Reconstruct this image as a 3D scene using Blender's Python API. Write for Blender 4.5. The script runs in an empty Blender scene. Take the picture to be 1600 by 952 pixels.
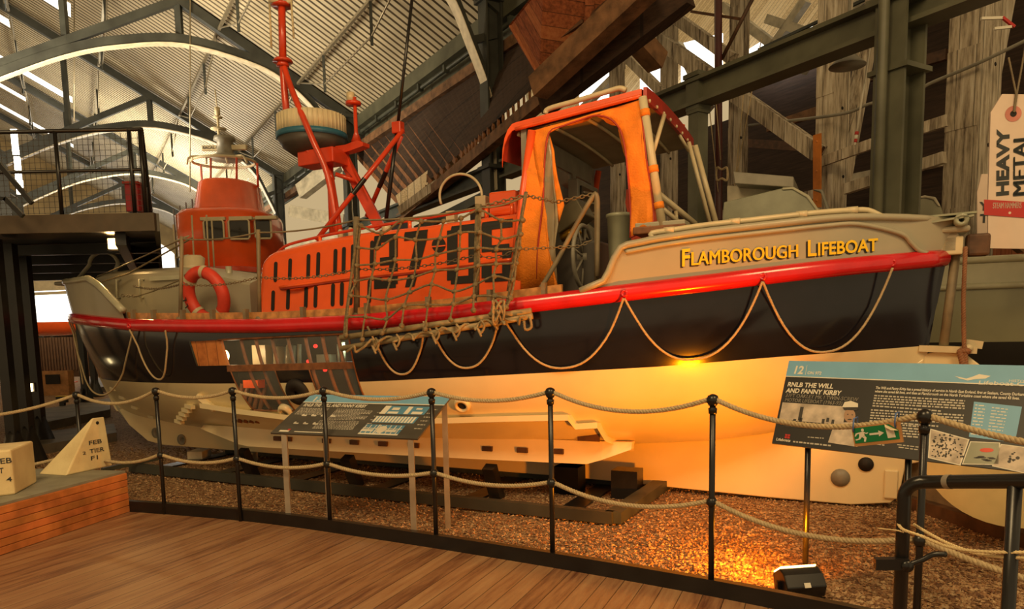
import bpy, bmesh, math, random
import numpy as np
from mathutils import Vector, Matrix
random.seed(7)
PI = math.pi
SC = bpy.context.scene
COL = SC.collection
# ------------------------------------------------------------------ camera
F, PX, PY = 1150.0, 800.0, 644.0          # focal length and principal point, pixels of a 1600x952 frame
TH, RO, CZ = math.radians(6.4), math.radians(1.2), 1.6
_d = np.array([0, math.cos(TH), -math.sin(TH)]); _u = np.array([0, math.sin(TH), math.cos(TH)]); _r = np.array([1., 0, 0])
RR = math.cos(RO)*_r - math.sin(RO)*_u; UU = math.sin(RO)*_r + math.cos(RO)*_u; DD = _d
EYE = np.array([0, 0, CZ])
cam = bpy.data.cameras.new('camera'); co = bpy.data.objects.new('camera', cam); COL.objects.link(co)
co.matrix_world = Matrix(((RR[0], UU[0], -DD[0], 0), (RR[1], UU[1], -DD[1], 0), (RR[2], UU[2], -DD[2], CZ), (0, 0, 0, 1)))
cam.sensor_fit = 'HORIZONTAL'; cam.sensor_width = 36; cam.lens = F/1600*36
cam.shift_x = 0; cam.shift_y = (PY-476)/1600; cam.clip_start = .05; cam.clip_end = 400
SC.camera = co
SC.view_settings.view_transform = 'Standard'; SC.view_settings.look = 'None'
SC.view_settings.gamma = 1; SC.view_settings.use_curve_mapping = False
SC.view_settings.exposure = 0.0
# ------------------------------------------------------------------ daylight round the building
w = bpy.data.worlds.new('world'); SC.world = w; w.use_nodes = True
bg = w.node_tree.nodes['Background']; bg.inputs[0].default_value = (1.0, .73, .38, 1); bg.inputs[1].default_value = .56
def lamp(kind, loc, energy, color, name, **k):
    l = bpy.data.lights.new(name, kind); l.energy = energy; l.color = color
    tgt = k.pop('target', None)
    for a, b in k.items(): setattr(l, a, b)
    o = bpy.data.objects.new(name, l); COL.objects.link(o); o.location = loc
    if tgt is not None: o.rotation_euler = (Vector(tgt)-Vector(loc)).to_track_quat('-Z', 'Y').to_euler()
    return o
# unseen fill lights added to brighten boat, walkway and far roof
lamp('AREA', (-2.5, .5, 7.5), 380, (1, .70, .34), 'fill_light', size=2.5, target=(-1.5, 7, 1))
lamp('AREA', (4.0, .5, 7.0), 240, (1, .68, .32), 'fill_light', size=2.0, target=(1.5, 7, 1))
lamp('AREA', (-11, 16, 5.0), 1350, (1, .84, .58), 'fill_light', size=3.0, target=(-10, 22, 12))
lamp('AREA', (-16, 34, 5.5), 1400, (1, .88, .64), 'fill_light', size=3.0, target=(-15, 36, 12))
# ------------------------------------------------------------------ pixel helpers (rays onto real planes)
def proj(p):
    v = np.array(p, float)-EYE; z = v@DD
    return PX+F*(v@RR)/z, PY-F*(v@UU)/z
def ray(x, y): return (x-PX)/F*RR-(y-PY)/F*UU+DD
def atz(x, y, z): r = ray(x, y); return EYE+(z-CZ)/r[2]*r
def aty(x, y, Y): r = ray(x, y); return EYE+Y/r[1]*r
def atpl(x, y, p0, n): r = ray(x, y); n = np.array(n, float); return EYE+((np.array(p0)-EYE)@n)/(r@n)*r
# ------------------------------------------------------------------ materials
def nt(name):
    m = bpy.data.materials.new(name); m.use_nodes = True
    t = m.node_tree; b = t.nodes['Principled BSDF']
    return m, t, b
def N(t, kind, **k):
    n = t.nodes.new(kind)
    for a, v in k.items():
        if a.startswith('i_'): n.inputs[a[2:].replace('_', ' ')].default_value = v
        else: setattr(n, a, v)
    return n
def paint(name, col, rough=.4, metal=0, var=.12, scale=6, bump=.0, coat=0, spec=None, col2=None):
    """flat coloured surface with soft procedural wear"""
    m, t, b = nt(name); L = t.links
    tc = N(t, 'ShaderNodeTexCoord'); no = N(t, 'ShaderNodeTexNoise', i_Scale=scale, i_Detail=6)
    L.new(tc.outputs['Object'], no.inputs['Vector'])
    r = N(t, 'ShaderNodeValToRGB'); c = np.array(col); d = np.array(col2) if col2 else c*(1-var*2)
    r.color_ramp.elements[0].color = (*d, 1); r.color_ramp.elements[0].position = .3
    r.color_ramp.elements[1].color = (*np.minimum(c*(1+var*.5), 1), 1); r.color_ramp.elements[1].position = .65
    L.new(no.outputs['Fac'], r.inputs['Fac']); L.new(r.outputs['Color'], b.inputs['Base Color'])
    b.inputs['Roughness'].default_value = rough; b.inputs['Metallic'].default_value = metal
    if coat: b.inputs['Coat Weight'].default_value = coat; b.inputs['Coat Roughness'].default_value = .08
    if bump:
        bu = N(t, 'ShaderNodeBump', i_Strength=bump, i_Distance=.01); n2 = N(t, 'ShaderNodeTexNoise', i_Scale=scale*8, i_Detail=4)
        L.new(tc.outputs['Object'], n2.inputs['Vector']); L.new(n2.outputs['Fac'], bu.inputs['Height']); L.new(bu.outputs['Normal'], b.inputs['Normal'])
    return m
def planks(name, cols, width, ang=0, rough=.55, axis='xy', stretch=14, gap=.03, space='Position', gapdark=.35, board=.25, bump=.3):
    """boards of a given width running along `ang` (radians) in world xy, or along world z / local axes"""
    m, t, b = nt(name); L = t.links
    g = N(t, 'ShaderNodeNewGeometry') if space == 'Position' else N(t, 'ShaderNodeTexCoord')
    src = g.outputs['Position'] if space == 'Position' else g.outputs['Object']
    mp = N(t, 'ShaderNodeMapping'); mp.vector_type = 'TEXTURE'
    if axis == 'xy': mp.inputs['Rotation'].default_value = (0, 0, ang)
    elif axis == 'z': mp.inputs['Rotation'].default_value = (0, PI/2, 0)
    elif axis == 'zy': mp.inputs['Rotation'].default_value = (0, PI/2, PI/2)
    elif axis == 'h': mp.inputs['Rotation'].default_value = (PI/2, 0, ang)
    L.new(src, mp.inputs['Vector'])
    s = N(t, 'ShaderNodeSeparateXYZ'); L.new(mp.outputs['Vector'], s.inputs[0])
    dv = N(t, 'ShaderNodeMath', operation='DIVIDE'); L.new(s.outputs['Y'], dv.inputs[0]); dv.inputs[1].default_value = width
    fl = N(t, 'ShaderNodeMath', operation='FLOOR'); L.new(dv.outputs[0], fl.inputs[0])
    fr = N(t, 'ShaderNodeMath', operation='FRACT'); L.new(dv.outputs[0], fr.inputs[0])
    wn = N(t, 'ShaderNodeTexWhiteNoise', noise_dimensions='1D'); L.new(fl.outputs[0], wn.inputs['W'])
    # grain
    m2 = N(t, 'ShaderNodeMapping'); m2.inputs['Scale'].default_value = (1, stretch, stretch)
    ad = N(t, 'ShaderNodeVectorMath', operation='ADD'); L.new(mp.outputs['Vector'], ad.inputs[0])
    cb = N(t, 'ShaderNodeCombineXYZ'); mu = N(t, 'ShaderNodeMath', operation='MULTIPLY'); mu.inputs[1].default_value = 37.
    L.new(wn.outputs['Value'], mu.inputs[0]); L.new(mu.outputs[0], cb.inputs['X']); L.new(cb.outputs[0], ad.inputs[1])
    L.new(ad.outputs[0], m2.inputs['Vector'])
    no = N(t, 'ShaderNodeTexNoise', i_Scale=1.6, i_Detail=7, i_Roughness=.65); L.new(m2.outputs[0], no.inputs['Vector'])
    mx = N(t, 'ShaderNodeMath', operation='MULTIPLY_ADD'); L.new(wn.outputs['Value'], mx.inputs[0]); mx.inputs[1].default_value = board
    L.new(no.outputs['Fac'], mx.inputs[2])
    r = N(t, 'ShaderNodeValToRGB'); e = r.color_ramp.elements
    e[0].position = .38; e[0].color = (*cols[0], 1); e[1].position = .85; e[1].color = (*cols[-1], 1)
    if len(cols) > 2: k = e.new(.6); k.color = (*cols[1], 1)
    L.new(mx.outputs[0], r.inputs['Fac'])
    gp = N(t, 'ShaderNodeMath', operation='LESS_THAN'); L.new(fr.outputs[0], gp.inputs[0]); gp.inputs[1].default_value = gap
    mm = N(t, 'ShaderNodeMix', data_type='RGBA', blend_type='MULTIPLY'); mm.inputs['Factor'].default_value = 1
    mg = N(t, 'ShaderNodeMath', operation='MULTIPLY_ADD'); L.new(gp.outputs[0], mg.inputs[0]); mg.inputs[1].default_value = -(1-gapdark); mg.inputs[2].default_value = 1
    L.new(r.outputs['Color'], mm.inputs['A']); L.new(mg.outputs[0], mm.inputs['B'])
    L.new(mm.outputs['Result'], b.inputs['Base Color']); b.inputs['Roughness'].default_value = rough
    bu = N(t, 'ShaderNodeBump', i_Strength=bump, i_Distance=.004); L.new(no.outputs['Fac'], bu.inputs['Height']); L.new(bu.outputs['Normal'], b.inputs['Normal'])
    return m
def glow(name, col, s):
    m, t, b = nt(name); b.inputs['Base Color'].default_value = (*col, 1); b.inputs['Emission Color'].default_value = (*col, 1)
    b.inputs['Emission Strength'].default_value = s; return m
def glass(name, col=(.9, .93, .9), a=.25, rough=.05):
    m, t, b = nt(name); b.inputs['Base Color'].default_value = (*col, 1); b.inputs['Roughness'].default_value = rough
    b.inputs['Alpha'].default_value = a; b.inputs['Specular IOR Level'].default_value = .8; return m
def gravel_mat(name, c0, c1, c2, sc=45):
    m, t, b = nt(name); L = t.links
    g = N(t, 'ShaderNodeNewGeometry'); v = N(t, 'ShaderNodeTexVoronoi', i_Scale=sc); L.new(g.outputs['Position'], v.inputs['Vector'])
    s = N(t, 'ShaderNodeSeparateColor'); L.new(v.outputs['Color'], s.inputs[0])
    r = N(t, 'ShaderNodeValToRGB'); e = r.color_ramp.elements; e[0].color = (*c0, 1); e[1].color = (*c2, 1); k = e.new(.5); k.color = (*c1, 1)
    L.new(s.outputs[0], r.inputs['Fac']); L.new(r.outputs['Color'], b.inputs['Base Color'])
    bu = N(t, 'ShaderNodeBump', i_Strength=1, i_Distance=.02); bu.invert = True
    L.new(v.outputs['Distance'], bu.inputs['Height']); L.new(bu.outputs['Normal'], b.inputs['Normal']); b.inputs['Roughness'].default_value = .8
    return m
def bands(name, c0, c1, axis, scale):
    m = paint(name, c0); return m
MT = dict(
 black=paint('black_paint', (.012, .011, .011), .3, var=.2), steel=paint('grey_green_steel', (.055, .062, .048), .5, var=.25, scale=3, bump=.1),
 truss=paint('truss_paint', (.045, .047, .038), .5, var=.25, scale=2), olive=paint('column_paint', (.10, .10, .065), .5, var=.2, scale=2),
 soffit=paint('pale_soffit', (.80, .70, .50), .4), navy=paint('navy_gloss', (.006, .006, .012), .16, var=.15, coat=.25),
 white=paint('white_hull', (.78, .66, .40), .32, var=.05, scale=2, coat=.12), red=paint('red_gloss', (.62, .012, .018), .22, var=.08, coat=.5),
 grey=paint('grey_bulwark', (.38, .345, .25), .4, var=.06, scale=2, coat=.1), deck=paint('deck_grey', (.20, .17, .12), .6, var=.1),
 orange=paint('orange_gloss', (.95, .12, .02), .22, var=.06, scale=3, coat=.5), orange2=paint('orange_frame', (.80, .10, .02), .35, var=.08),
 fabric=paint('orange_canvas', (.95, .26, .012), .75, var=.10, scale=9, bump=.5), dred=paint('dark_red_canvas', (.42, .04, .02), .6, var=.12),
 numerals=paint('black_numerals', (.012, .010, .008), .5), slot=paint('slot_dark', (.012, .008, .006), .7),
 cream=paint('cream_tube', (.62, .52, .33), .35, var=.08), creamp=paint('cream_plastic', (.66, .56, .36), .45, var=.06),
 under=paint('grey_fibre', (.33, .27, .18), .5, var=.1), teak=paint('varnished_wood', (.60, .26, .07), .35, var=.25, scale=14), 
 wood=paint('brown_frame_wood', (.22, .08, .025), .5, var=.25, scale=12), rope=paint('hemp_rope', (.52, .40, .23), .85, var=.12, scale=60, bump=.3),
 oldrope=paint('old_rope', (.21, .16, .085), .9, var=.2, scale=40, bump=.3), rail=paint('weathered_tube', (.22, .17, .10), .55, var=.2),
 pole=paint('net_pole', (.33, .25, .13), .6, var=.2, scale=12), mast=paint('mast_red', (.66, .055, .015), .3, var=.1, coat=.3),
 blue=paint('blue_band', (.03, .14, .22), .4), dgrey=paint('dark_grey', (.07, .06, .05), .5), mgrey=paint('mid_grey', (.26, .24, .19), .45, var=.12),
 grn=paint('grey_green_gloss', (.30, .31, .22), .35, var=.1, coat=.2), brown=paint('rusty_brown', (.10, .045, .02), .6, var=.3, scale=8),
 wire=paint('galvanised', (.34, .29, .2), .4, metal=.5), chrome=paint('bright_metal', (.7, .66, .55), .25, metal=.9),
 brass=paint('brass', (.8, .45, .05), .3, metal=.8), yellow=paint('yellow_letters', (.95, .60, .01), .4, var=.03),
 leg=paint('panel_leg', (.35, .31, .25), .4, metal=.3), pblack=paint('panel_charcoal', (.028, .027, .026), .45, var=.05), pgrey=paint('panel_faded_charcoal', (.075, .068, .055), .45, var=.05),
 pblue=paint('panel_blue', (.19, .42, .62), .45, var=.04), pteal=paint('panel_teal', (.10, .27, .42), .45, var=.04), ink=paint('white_ink', (.75, .70, .58), .5, var=.02), inkg=paint('grey_ink', (.50, .46, .38), .5, var=.02),
 photo=paint('sepia_photo', (.60, .50, .40), .5, var=.2, scale=14), skin=paint('sepia_skin', (.42, .26, .16), .5, var=.05), dark=paint('print_dark', (.05, .045, .04), .5),
 green=paint('sign_green', (.0, .18, .055), .4, var=.03), ply=paint('plywood', (.50, .24, .08), .6, var=.15, scale=10), tie=paint('blue_tie', (.08, .16, .4), .4),
 stone=paint('painted_stone', (.82, .68, .38), .6, var=.12, scale=3, bump=.4, col2=(.68, .52, .27)), slab=paint('slab_grey', (.27, .26, .20), .6),
 tagc=paint('tag_cream', (.74, .58, .47), .6, var=.03), tagr=paint('tag_red', (.50, .03, .025), .5, var=.03), tagp=paint('tag_eyelet', (.62, .22, .17), .6), tagk=paint('tag_ink', (.035, .04, .04), .6),
 cone=paint('cone_orange', (.7, .08, .02), .5), bpale=paint('pale_weathered', (.55, .50, .38), .7, var=.2, scale=4),
 corr_shade=paint('corrugation_shade', (.10, .075, .045), .7, var=.1), corr=paint('corrugated_sheet', (.54, .46, .31), .5, var=.10, scale=1.2), gable=paint('gable_sheet', (.50, .38, .20), .7, var=.15, scale=1),
 greyhull=paint('sage_hull', (.27, .26, .16), .35, var=.08, scale=2, coat=.3), sagelt=paint('sage_light', (.46, .44, .31), .35, var=.06, coat=.3),
 blackhull=paint('black_hull', (.012, .011, .010), .4), disc=paint('cream_plate', (.62, .48, .22), .4, var=.06),
 skyl=glow('daylit_pane', (1, .95, .82), 3.2), lampy=glow('lamp_face', (1, .55, .16), 14), lampw=glow('lamp_white', (1, .75, .35), 8), doorl=glow('daylit_opening', (1, .97, .88), 2.6),
 redled=glow('red_lamp', (1, .03, .02), 1.5), pane=glass('clear_pane', a=.08), wpane=glass('wheelhouse_pane', (.5, .5, .42), .35), vinyl=glass('clear_vinyl', (.42, .33, .2), .62, .25), dglass=paint('dark_glass', (.03, .026, .02), .1),
 gravel=gravel_mat('gravel_ground', (.10, .045, .018), (.30, .16, .07), (.50, .33, .17)),
 pebble=gravel_mat('gravel_stones', (.13, .06, .03), (.33, .18, .085), (.52, .36, .2), 28),
)
KANG = math.atan2(.92, .39)
MT['floor'] = planks('deck_boards', [(.13, .048, .024), (.31, .155, .075), (.40, .235, .12)], .125, KANG, gap=.05, rough=.42, stretch=11, gapdark=.3, board=.22)
MT['boxwood'] = planks('pine_cladding', [(.42, .11, .025), (.62, .21, .05), (.70, .30, .09)], .082, math.atan2(1.30, .29), axis='h', gap=.03, gapdark=.5, stretch=8)
MT['timber'] = planks('weathered_post', [(.10, .07, .045), (.50, .42, .31), (.80, .74, .62)], .22, axis='z', gap=.04, stretch=9, rough=.85, bump=1, board=.15)
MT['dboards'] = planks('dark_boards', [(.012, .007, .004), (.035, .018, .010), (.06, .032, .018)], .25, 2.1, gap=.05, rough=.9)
MT['rboards'] = planks('red_brown_boards', [(.16, .045, .015), (.34, .10, .035), (.46, .17, .06)], .17, axis='z', gap=.06, rough=.8)
MT['pboards'] = planks('pale_boards', [(.42, .30, .16), (.74, .60, .38), (.88, .76, .55)], .22, .53, gap=.09, rough=.9, gapdark=.35)
MT['beamw'] = paint('old_beam', (.20, .10, .045), .8, var=.3, scale=5, bump=.8)
MT['sleeper'] = paint('grey_sleeper', (.16, .13, .095), .7, var=.2, scale=3)
# ------------------------------------------------------------------ object helpers
def tag(o, label=None, cat=None, group=None, kind=None):
    if label: o['label'] = label
    if cat: o['category'] = cat
    if group: o['group'] = group
    if kind: o['kind'] = kind
    return o
def thing(name, label, cat, loc=(0, 0, 0), rz=0, group=None, scale=1):
    o = bpy.data.objects.new(name, None); COL.objects.link(o); o.location = [float(v) for v in loc]; o.rotation_euler = (0, 0, rz)
    o.scale = (scale,)*3; o.empty_display_size = .1
    return tag(o, label, cat, group)
def V(*a): return np.array(a, float)
class MB:
    def __init__(s): s.v = []; s.f = []; s.m = []; s.mi = 0; s.sm = []; s.smooth = False
    def add(s, vs, fs, smooth=None):
        b = len(s.v); s.v += [tuple(float(c) for c in v) for v in vs]
        sm = s.smooth if smooth is None else smooth
        for f in fs: s.f.append(tuple(b+i for i in f)); s.m.append(s.mi); s.sm.append(sm)
        return s
    def mat(s, i): s.mi = i; return s
    def hexa(s, p):  # 8 points: bottom 4 ccw, top 4 ccw
        return s.add(p, [(3, 2, 1, 0), (4, 5, 6, 7), (0, 1, 5, 4), (1, 2, 6, 5), (2, 3, 7, 6), (3, 0, 4, 7)], False)
    def box(s, c, d, rz=0):
        x, y, z = [q/2 for q in d]; ca, sa = math.cos(rz), math.sin(rz)
        P = [(-x, -y, -z), (x, -y, -z), (x, y, -z), (-x, y, -z), (-x, -y, z), (x, -y, z), (x, y, z), (-x, y, z)]
        return s.hexa([(c[0]+a*ca-b*sa, c[1]+a*sa+b*ca, c[2]+e) for a, b, e in P])
    def bar(s, p, q, w, h, up=(0, 0, 1)):
        p, q = V(*p), V(*q); d = q-p; d = d/np.linalg.norm(d); u = V(*up)
        if abs(d@u) > .98: u = V(0, 1, 0) if abs(d[1]) < .9 else V(1, 0, 0)
        sd = np.cross(d, u); sd /= np.linalg.norm(sd); u = np.cross(sd, d); a, b = sd*w/2, u*h/2
        return s.hexa([p-a-b, p+a-b, q+a-b, q-a-b, p-a+b, p+a+b, q+a+b, q-a+b])
    def tube(s, pts, r, n=8, cap=True, closed=False):
        pts = [V(*p) for p in pts]; k = len(pts); rs = r if hasattr(r, '__len__') else [r]*k
        vs = []; u = None
        for i in range(k):
            a = pts[(i-1) % k] if (i > 0 or closed) else pts[0]; b = pts[(i+1) % k] if (i < k-1 or closed) else pts[-1]
            d = b-a; L = np.linalg.norm(d); d = d/(L if L > 1e-9 else 1)
            if u is None: u = V(0, 0, 1) if abs(d[2]) < .9 else V(1, 0, 0)
            u = u-d*(u@d); u /= max(np.linalg.norm(u), 1e-9); w_ = np.cross(d, u)
            for j in range(n): t = 2*PI*j/n; vs.append(pts[i]+rs[i]*(math.cos(t)*u+math.sin(t)*w_))
        fs = []
        for i in range(k if closed else k-1):
            for j in range(n): a = i*n+j; b = i*n+(j+1) % n; c = ((i+1) % k)*n+(j+1) % n; d = ((i+1) % k)*n+j; fs.append((a, b, c, d))
        if cap and not closed: fs.append(tuple(range(n-1, -1, -1))); fs.append(tuple((k-1)*n+j for j in range(n)))
        return s.add(vs, fs, True)
    def rope(s, pts, r, pitch=.06, n=6, strands=3):
        P = resample(pts, max(.009, pitch/7)); rr = r*.56
        L = 0; base = []
        u = None; fr = []
        for i, p in enumerate(P):
            a = P[max(i-1, 0)]; b = P[min(i+1, len(P)-1)]; d = (b-a)/max(np.linalg.norm(b-a), 1e-9)
            if u is None: u = V(0, 0, 1) if abs(d[2]) < .9 else V(1, 0, 0)
            u = u-d*(u@d); u /= np.linalg.norm(u); fr.append((u, np.cross(d, u)))
            if i: L += np.linalg.norm(p-P[i-1])
            base.append(L)
        for k in range(strands):
            q = [P[i]+(r-rr)*(math.cos(2*PI*(base[i]/pitch+k/strands))*fr[i][0]+math.sin(2*PI*(base[i]/pitch+k/strands))*fr[i][1]) for i in range(len(P))]
            s.tube(q, rr, n)
        return s
    def lathe(s, prof, c=(0, 0, 0), n=20, axis=(0, 0, 1)):
        ax = V(*axis); ax /= np.linalg.norm(ax); u = V(1, 0, 0) if abs(ax[0]) < .9 else V(0, 1, 0); u = u-ax*(u@ax); u /= np.linalg.norm(u); w_ = np.cross(ax, u)
        vs = [V(*c)+ax*z+r*(math.cos(2*PI*j/n)*u+math.sin(2*PI*j/n)*w_) for r, z in prof for j in range(n)]
        fs = [(i*n+j, i*n+(j+1) % n, (i+1)*n+(j+1) % n, (i+1)*n+j) for i in range(len(prof)-1) for j in range(n)]
        if prof[0][0] > 1e-4: fs.append(tuple(range(n-1, -1, -1)))
        if prof[-1][0] > 1e-4: fs.append(tuple((len(prof)-1)*n+j for j in range(n)))
        return s.add(vs, fs, True)
    def prism(s, poly, off):  # planar polygon (3d points) extruded by vector off
        poly = [V(*p) for p in poly]; n = len(poly); o = V(*off)
        return s.add(poly+[p+o for p in poly], [tuple(range(n-1, -1, -1)), tuple(range(n, 2*n))]+[(i, (i+1) % n, n+(i+1) % n, n+i) for i in range(n)], False)
    def strip(s, A, B, off):  # ribbon between polylines A and B, thickened by off
        n = len(A); o = V(*off) if np.ndim(off) == 1 else off
        A = [V(*p) for p in A]; B = [V(*p) for p in B]
        vs = A+B+[p+o for p in A]+[p+o for p in B]; fs = []
        for i in range(n-1):
            fs += [(i, i+1, n+i+1, n+i), (2*n+i+1, 2*n+i, 3*n+i, 3*n+i+1), (i+1, i, 2*n+i, 2*n+i+1), (n+i, n+i+1, 3*n+i+1, 3*n+i)]
        fs += [(0, n, 3*n, 2*n), (n-1, 3*n-1, 4*n-1, 2*n-1)]
        return s.add(vs, fs)
    def grid(s, G, smooth=True, flip=False):
        r, c = len(G), len(G[0]); vs = [p for row in G for p in row]
        fs = [(i*c+j, i*c+j+1, (i+1)*c+j+1, (i+1)*c+j) for i in range(r-1) for j in range(c-1)]
        if flip: fs = [f[::-1] for f in fs]
        return s.add(vs, fs, smooth)
    def build(s, name, mats, parent=None, bevel=0):
        me = bpy.data.meshes.new(name); me.from_pydata(s.v, [], s.f)
        for m in (mats if isinstance(mats, (list, tuple)) else [mats]): me.materials.append(MT[m] if isinstance(m, str) else m)
        me.polygons.foreach_set('material_index', s.m); me.polygons.foreach_set('use_smooth', s.sm); me.update()
        bm = bmesh.new(); bm.from_mesh(me); bmesh.ops.recalc_face_normals(bm, faces=bm.faces); bm.to_mesh(me); bm.free()
        o = bpy.data.objects.new(name, me); COL.objects.link(o)
        if parent: o.parent = parent
        if bevel:
            b = o.modifiers.new('bevel', 'BEVEL'); b.width = bevel; b.segments = 2; b.limit_method = 'ANGLE'
        return o
def resample(pts, step):
    pts = [V(*p) for p in pts]; out = [pts[0]]
    for a, b in zip(pts[:-1], pts[1:]):
        k = max(1, int(round(np.linalg.norm(b-a)/step)))
        out += [a+(b-a)*i/k for i in range(1, k+1)]
    return out
def smooth(pts, k=8):  # Catmull-Rom
    P = [V(*p) for p in pts]; P = [2*P[0]-P[1]]+P+[2*P[-1]-P[-2]]; out = []
    for i in range(1, len(P)-2):
        for j in range(k):
            t = j/k; out.append(.5*((2*P[i])+(-P[i-1]+P[i+1])*t+(2*P[i-1]-5*P[i]+4*P[i+1]-P[i+2])*t*t+(-P[i-1]+3*P[i]-3*P[i+1]+P[i+2])*t**3))
    out.append(P[-2]); return out
def sag(a, b, d, n=14): a, b = V(*a), V(*b); return [a+(b-a)*i/n-V(0, 0, d*4*(i/n)*(1-i/n)) for i in range(n+1)]
def text_verts(txt, size=1, bold=.02, align='LEFT', shear=0):
    hasM = 'M' in txt; cu = bpy.data.curves.new('t', 'FONT'); cu.body = txt; cu.size = size; cu.offset = 0 if hasM else bold; cu.align_x = align; cu.shear = shear; cu.resolution_u = 3
    o = bpy.data.objects.new('t', cu); COL.objects.link(o); dg = bpy.context.evaluated_depsgraph_get(); me = bpy.data.meshes.new_from_object(o.evaluated_get(dg))
    me.calc_loop_triangles(); v = [tuple(q.co) for q in me.vertices]; f = [tuple(p.vertices) for p in me.loop_triangles]
    if hasM and bold > .004:
        n0, v0, f0 = len(v), list(v), list(f)
        for k in (1, 2): v += [(q[0]+bold*k*.9, q[1]+(bold*.3 if k == 1 else 0), q[2]) for q in v0]; f += [tuple(i+n0*k for i in t) for t in f0]
    bpy.data.objects.remove(o); bpy.data.curves.remove(cu); bpy.data.meshes.remove(me)
    return v, f
def write(mb, txt, O, X, Y, size, bold=.02, off=.001, width=None, shear=0):
    """flat lettering on a plane: origin O, baseline X, up Y (unit vectors)"""
    v, f = text_verts(txt, 1, bold, shear=shear); O, X, Y = V(*O), V(*X), V(*Y); Nn = np.cross(X, Y)
    wd = max(q[0] for q in v) if v else 1; sx = size if width is None else width/wd
    mb.add([O+X*q[0]*sx+Y*q[1]*size+Nn*off for q in v], f, False)
# ================================================================== HALL STRUCTURE
AX = V(-.505, .863, 0); CC = V(.863, .505, 0); CO = V(-.27, 15.54, 0)     # along the hall / across it / a column base
def H(t, s, z): return CO+CC*t+AX*s+V(0, 0, z)
GZ = -.06
kerb = [V(-6.2, 6.95, 0), V(-4.4, 6.85, 0), V(-3.56, 6.66, 0), V(-2.21, 6.17, 0), V(-1.01, 5.54, 0), V(-.02, 4.97, 0), V(.78, 4.47, 0), V(1.43, 4.02, 0), V(2.05, 3.5, 0), V(2.7, 2.7, 0), V(3.1, 1.9, 0)]
kerb = smooth(kerb, 6)
# walkway
mb = MB(); top = [tuple(p) for p in kerb]; poly = top+[(3.3, -4, 0), (-9, -4, 0), (-9, 6.6, 0)]
mb.prism([(x, y, 0) for x, y, z in poly], (0, 0, -.12)); o = mb.build('floor', 'floor'); tag(o, kind='structure')
# gravel
G = [[V(x, y, GZ) for x in np.linspace(-30, 16, 47)] for y in np.linspace(1.5, 60, 60)]
mb = MB(); mb.grid(G); o = mb.build('ground', 'gravel'); tag(o, kind='structure')
# kerb plate
mb = MB(); nrm = []
for i in range(len(kerb)):
    d = kerb[min(i+1, len(kerb)-1)]-kerb[max(i-1, 0)]; d /= np.linalg.norm(d); nrm.append(V(-d[1], d[0], 0) if d[0] > 0 else V(d[1], -d[0], 0))
nrm = [n if n[1] > 0 else -n for n in nrm]
mb.strip([p+V(0, 0, -.1) for p in kerb], [p+V(0, 0, .1) for p in kerb], np.array(nrm+nrm)[0]*0.012 if False else V(.004, .012, 0))
mb.strip([p+V(.004, .012, .09) for p in kerb], [p+V(.02, .05, .09) for p in kerb], V(0, 0, .01))
o = mb.build('trim_1', 'black'); tag(o, kind='structure')
# loose stones (nobody could count them)
rs = np.random.RandomState(3); mb = MB(); octv = np.array([(1, 0, 0), (0, 1, 0), (-1, 0, 0), (0, -1, 0), (0, 0, 1), (0, 0, -1)], float)
octf = [(0, 1, 4), (1, 2, 4), (2, 3, 4), (3, 0, 4), (1, 0, 5), (2, 1, 5), (3, 2, 5), (0, 3, 5)]
kx = np.array([p[0] for p in kerb]); ky = np.array([p[1] for p in kerb])
V_, F_ = [], []
cnt = 0
while cnt < 34000:
    px, py = rs.uniform(40, 1600), rs.uniform(700, 952)
    if rs.rand() < .12: px, py = rs.uniform(0, 1600), rs.uniform(640, 952)
    p = atz(px, py, GZ)
    if p[0] > 6 or p[1] > 16: continue
    if p[0] < kx[-1] and p[1] < np.interp(p[0], kx, ky)+.05: continue
    r = rs.uniform(.008, .019)*(1+max(0, p[1]-8)*.06); sc = rs.uniform(.6, 1.25, 3)*r; sc[2] *= .7; a = rs.uniform(0, 6.28); ca, sa = math.cos(a), math.sin(a)
    q = octv*sc; q = np.stack([q[:, 0]*ca-q[:, 1]*sa+p[0]+rs.normal(0, .001), q[:, 0]*sa+q[:, 1]*ca+p[1], q[:, 2]+GZ+r*.25], 1)+rs.normal(0, r*.12, (6, 3))
    b = len(V_)*6; V_.append(q); F_ += [(b+i, b+j, b+k) for i, j, k in octf]; cnt += 1
me = bpy.data.meshes.new('gravel_stones'); me.from_pydata([tuple(v) for v in np.concatenate(V_)], [], F_); me.materials.append(MT['pebble']); me.update()
o = bpy.data.objects.new('gravel_stones', me); COL.objects.link(o); tag(o, 'loose brown gravel stones spread between walkway and lifeboat', 'gravel', kind='stuff')

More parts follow.
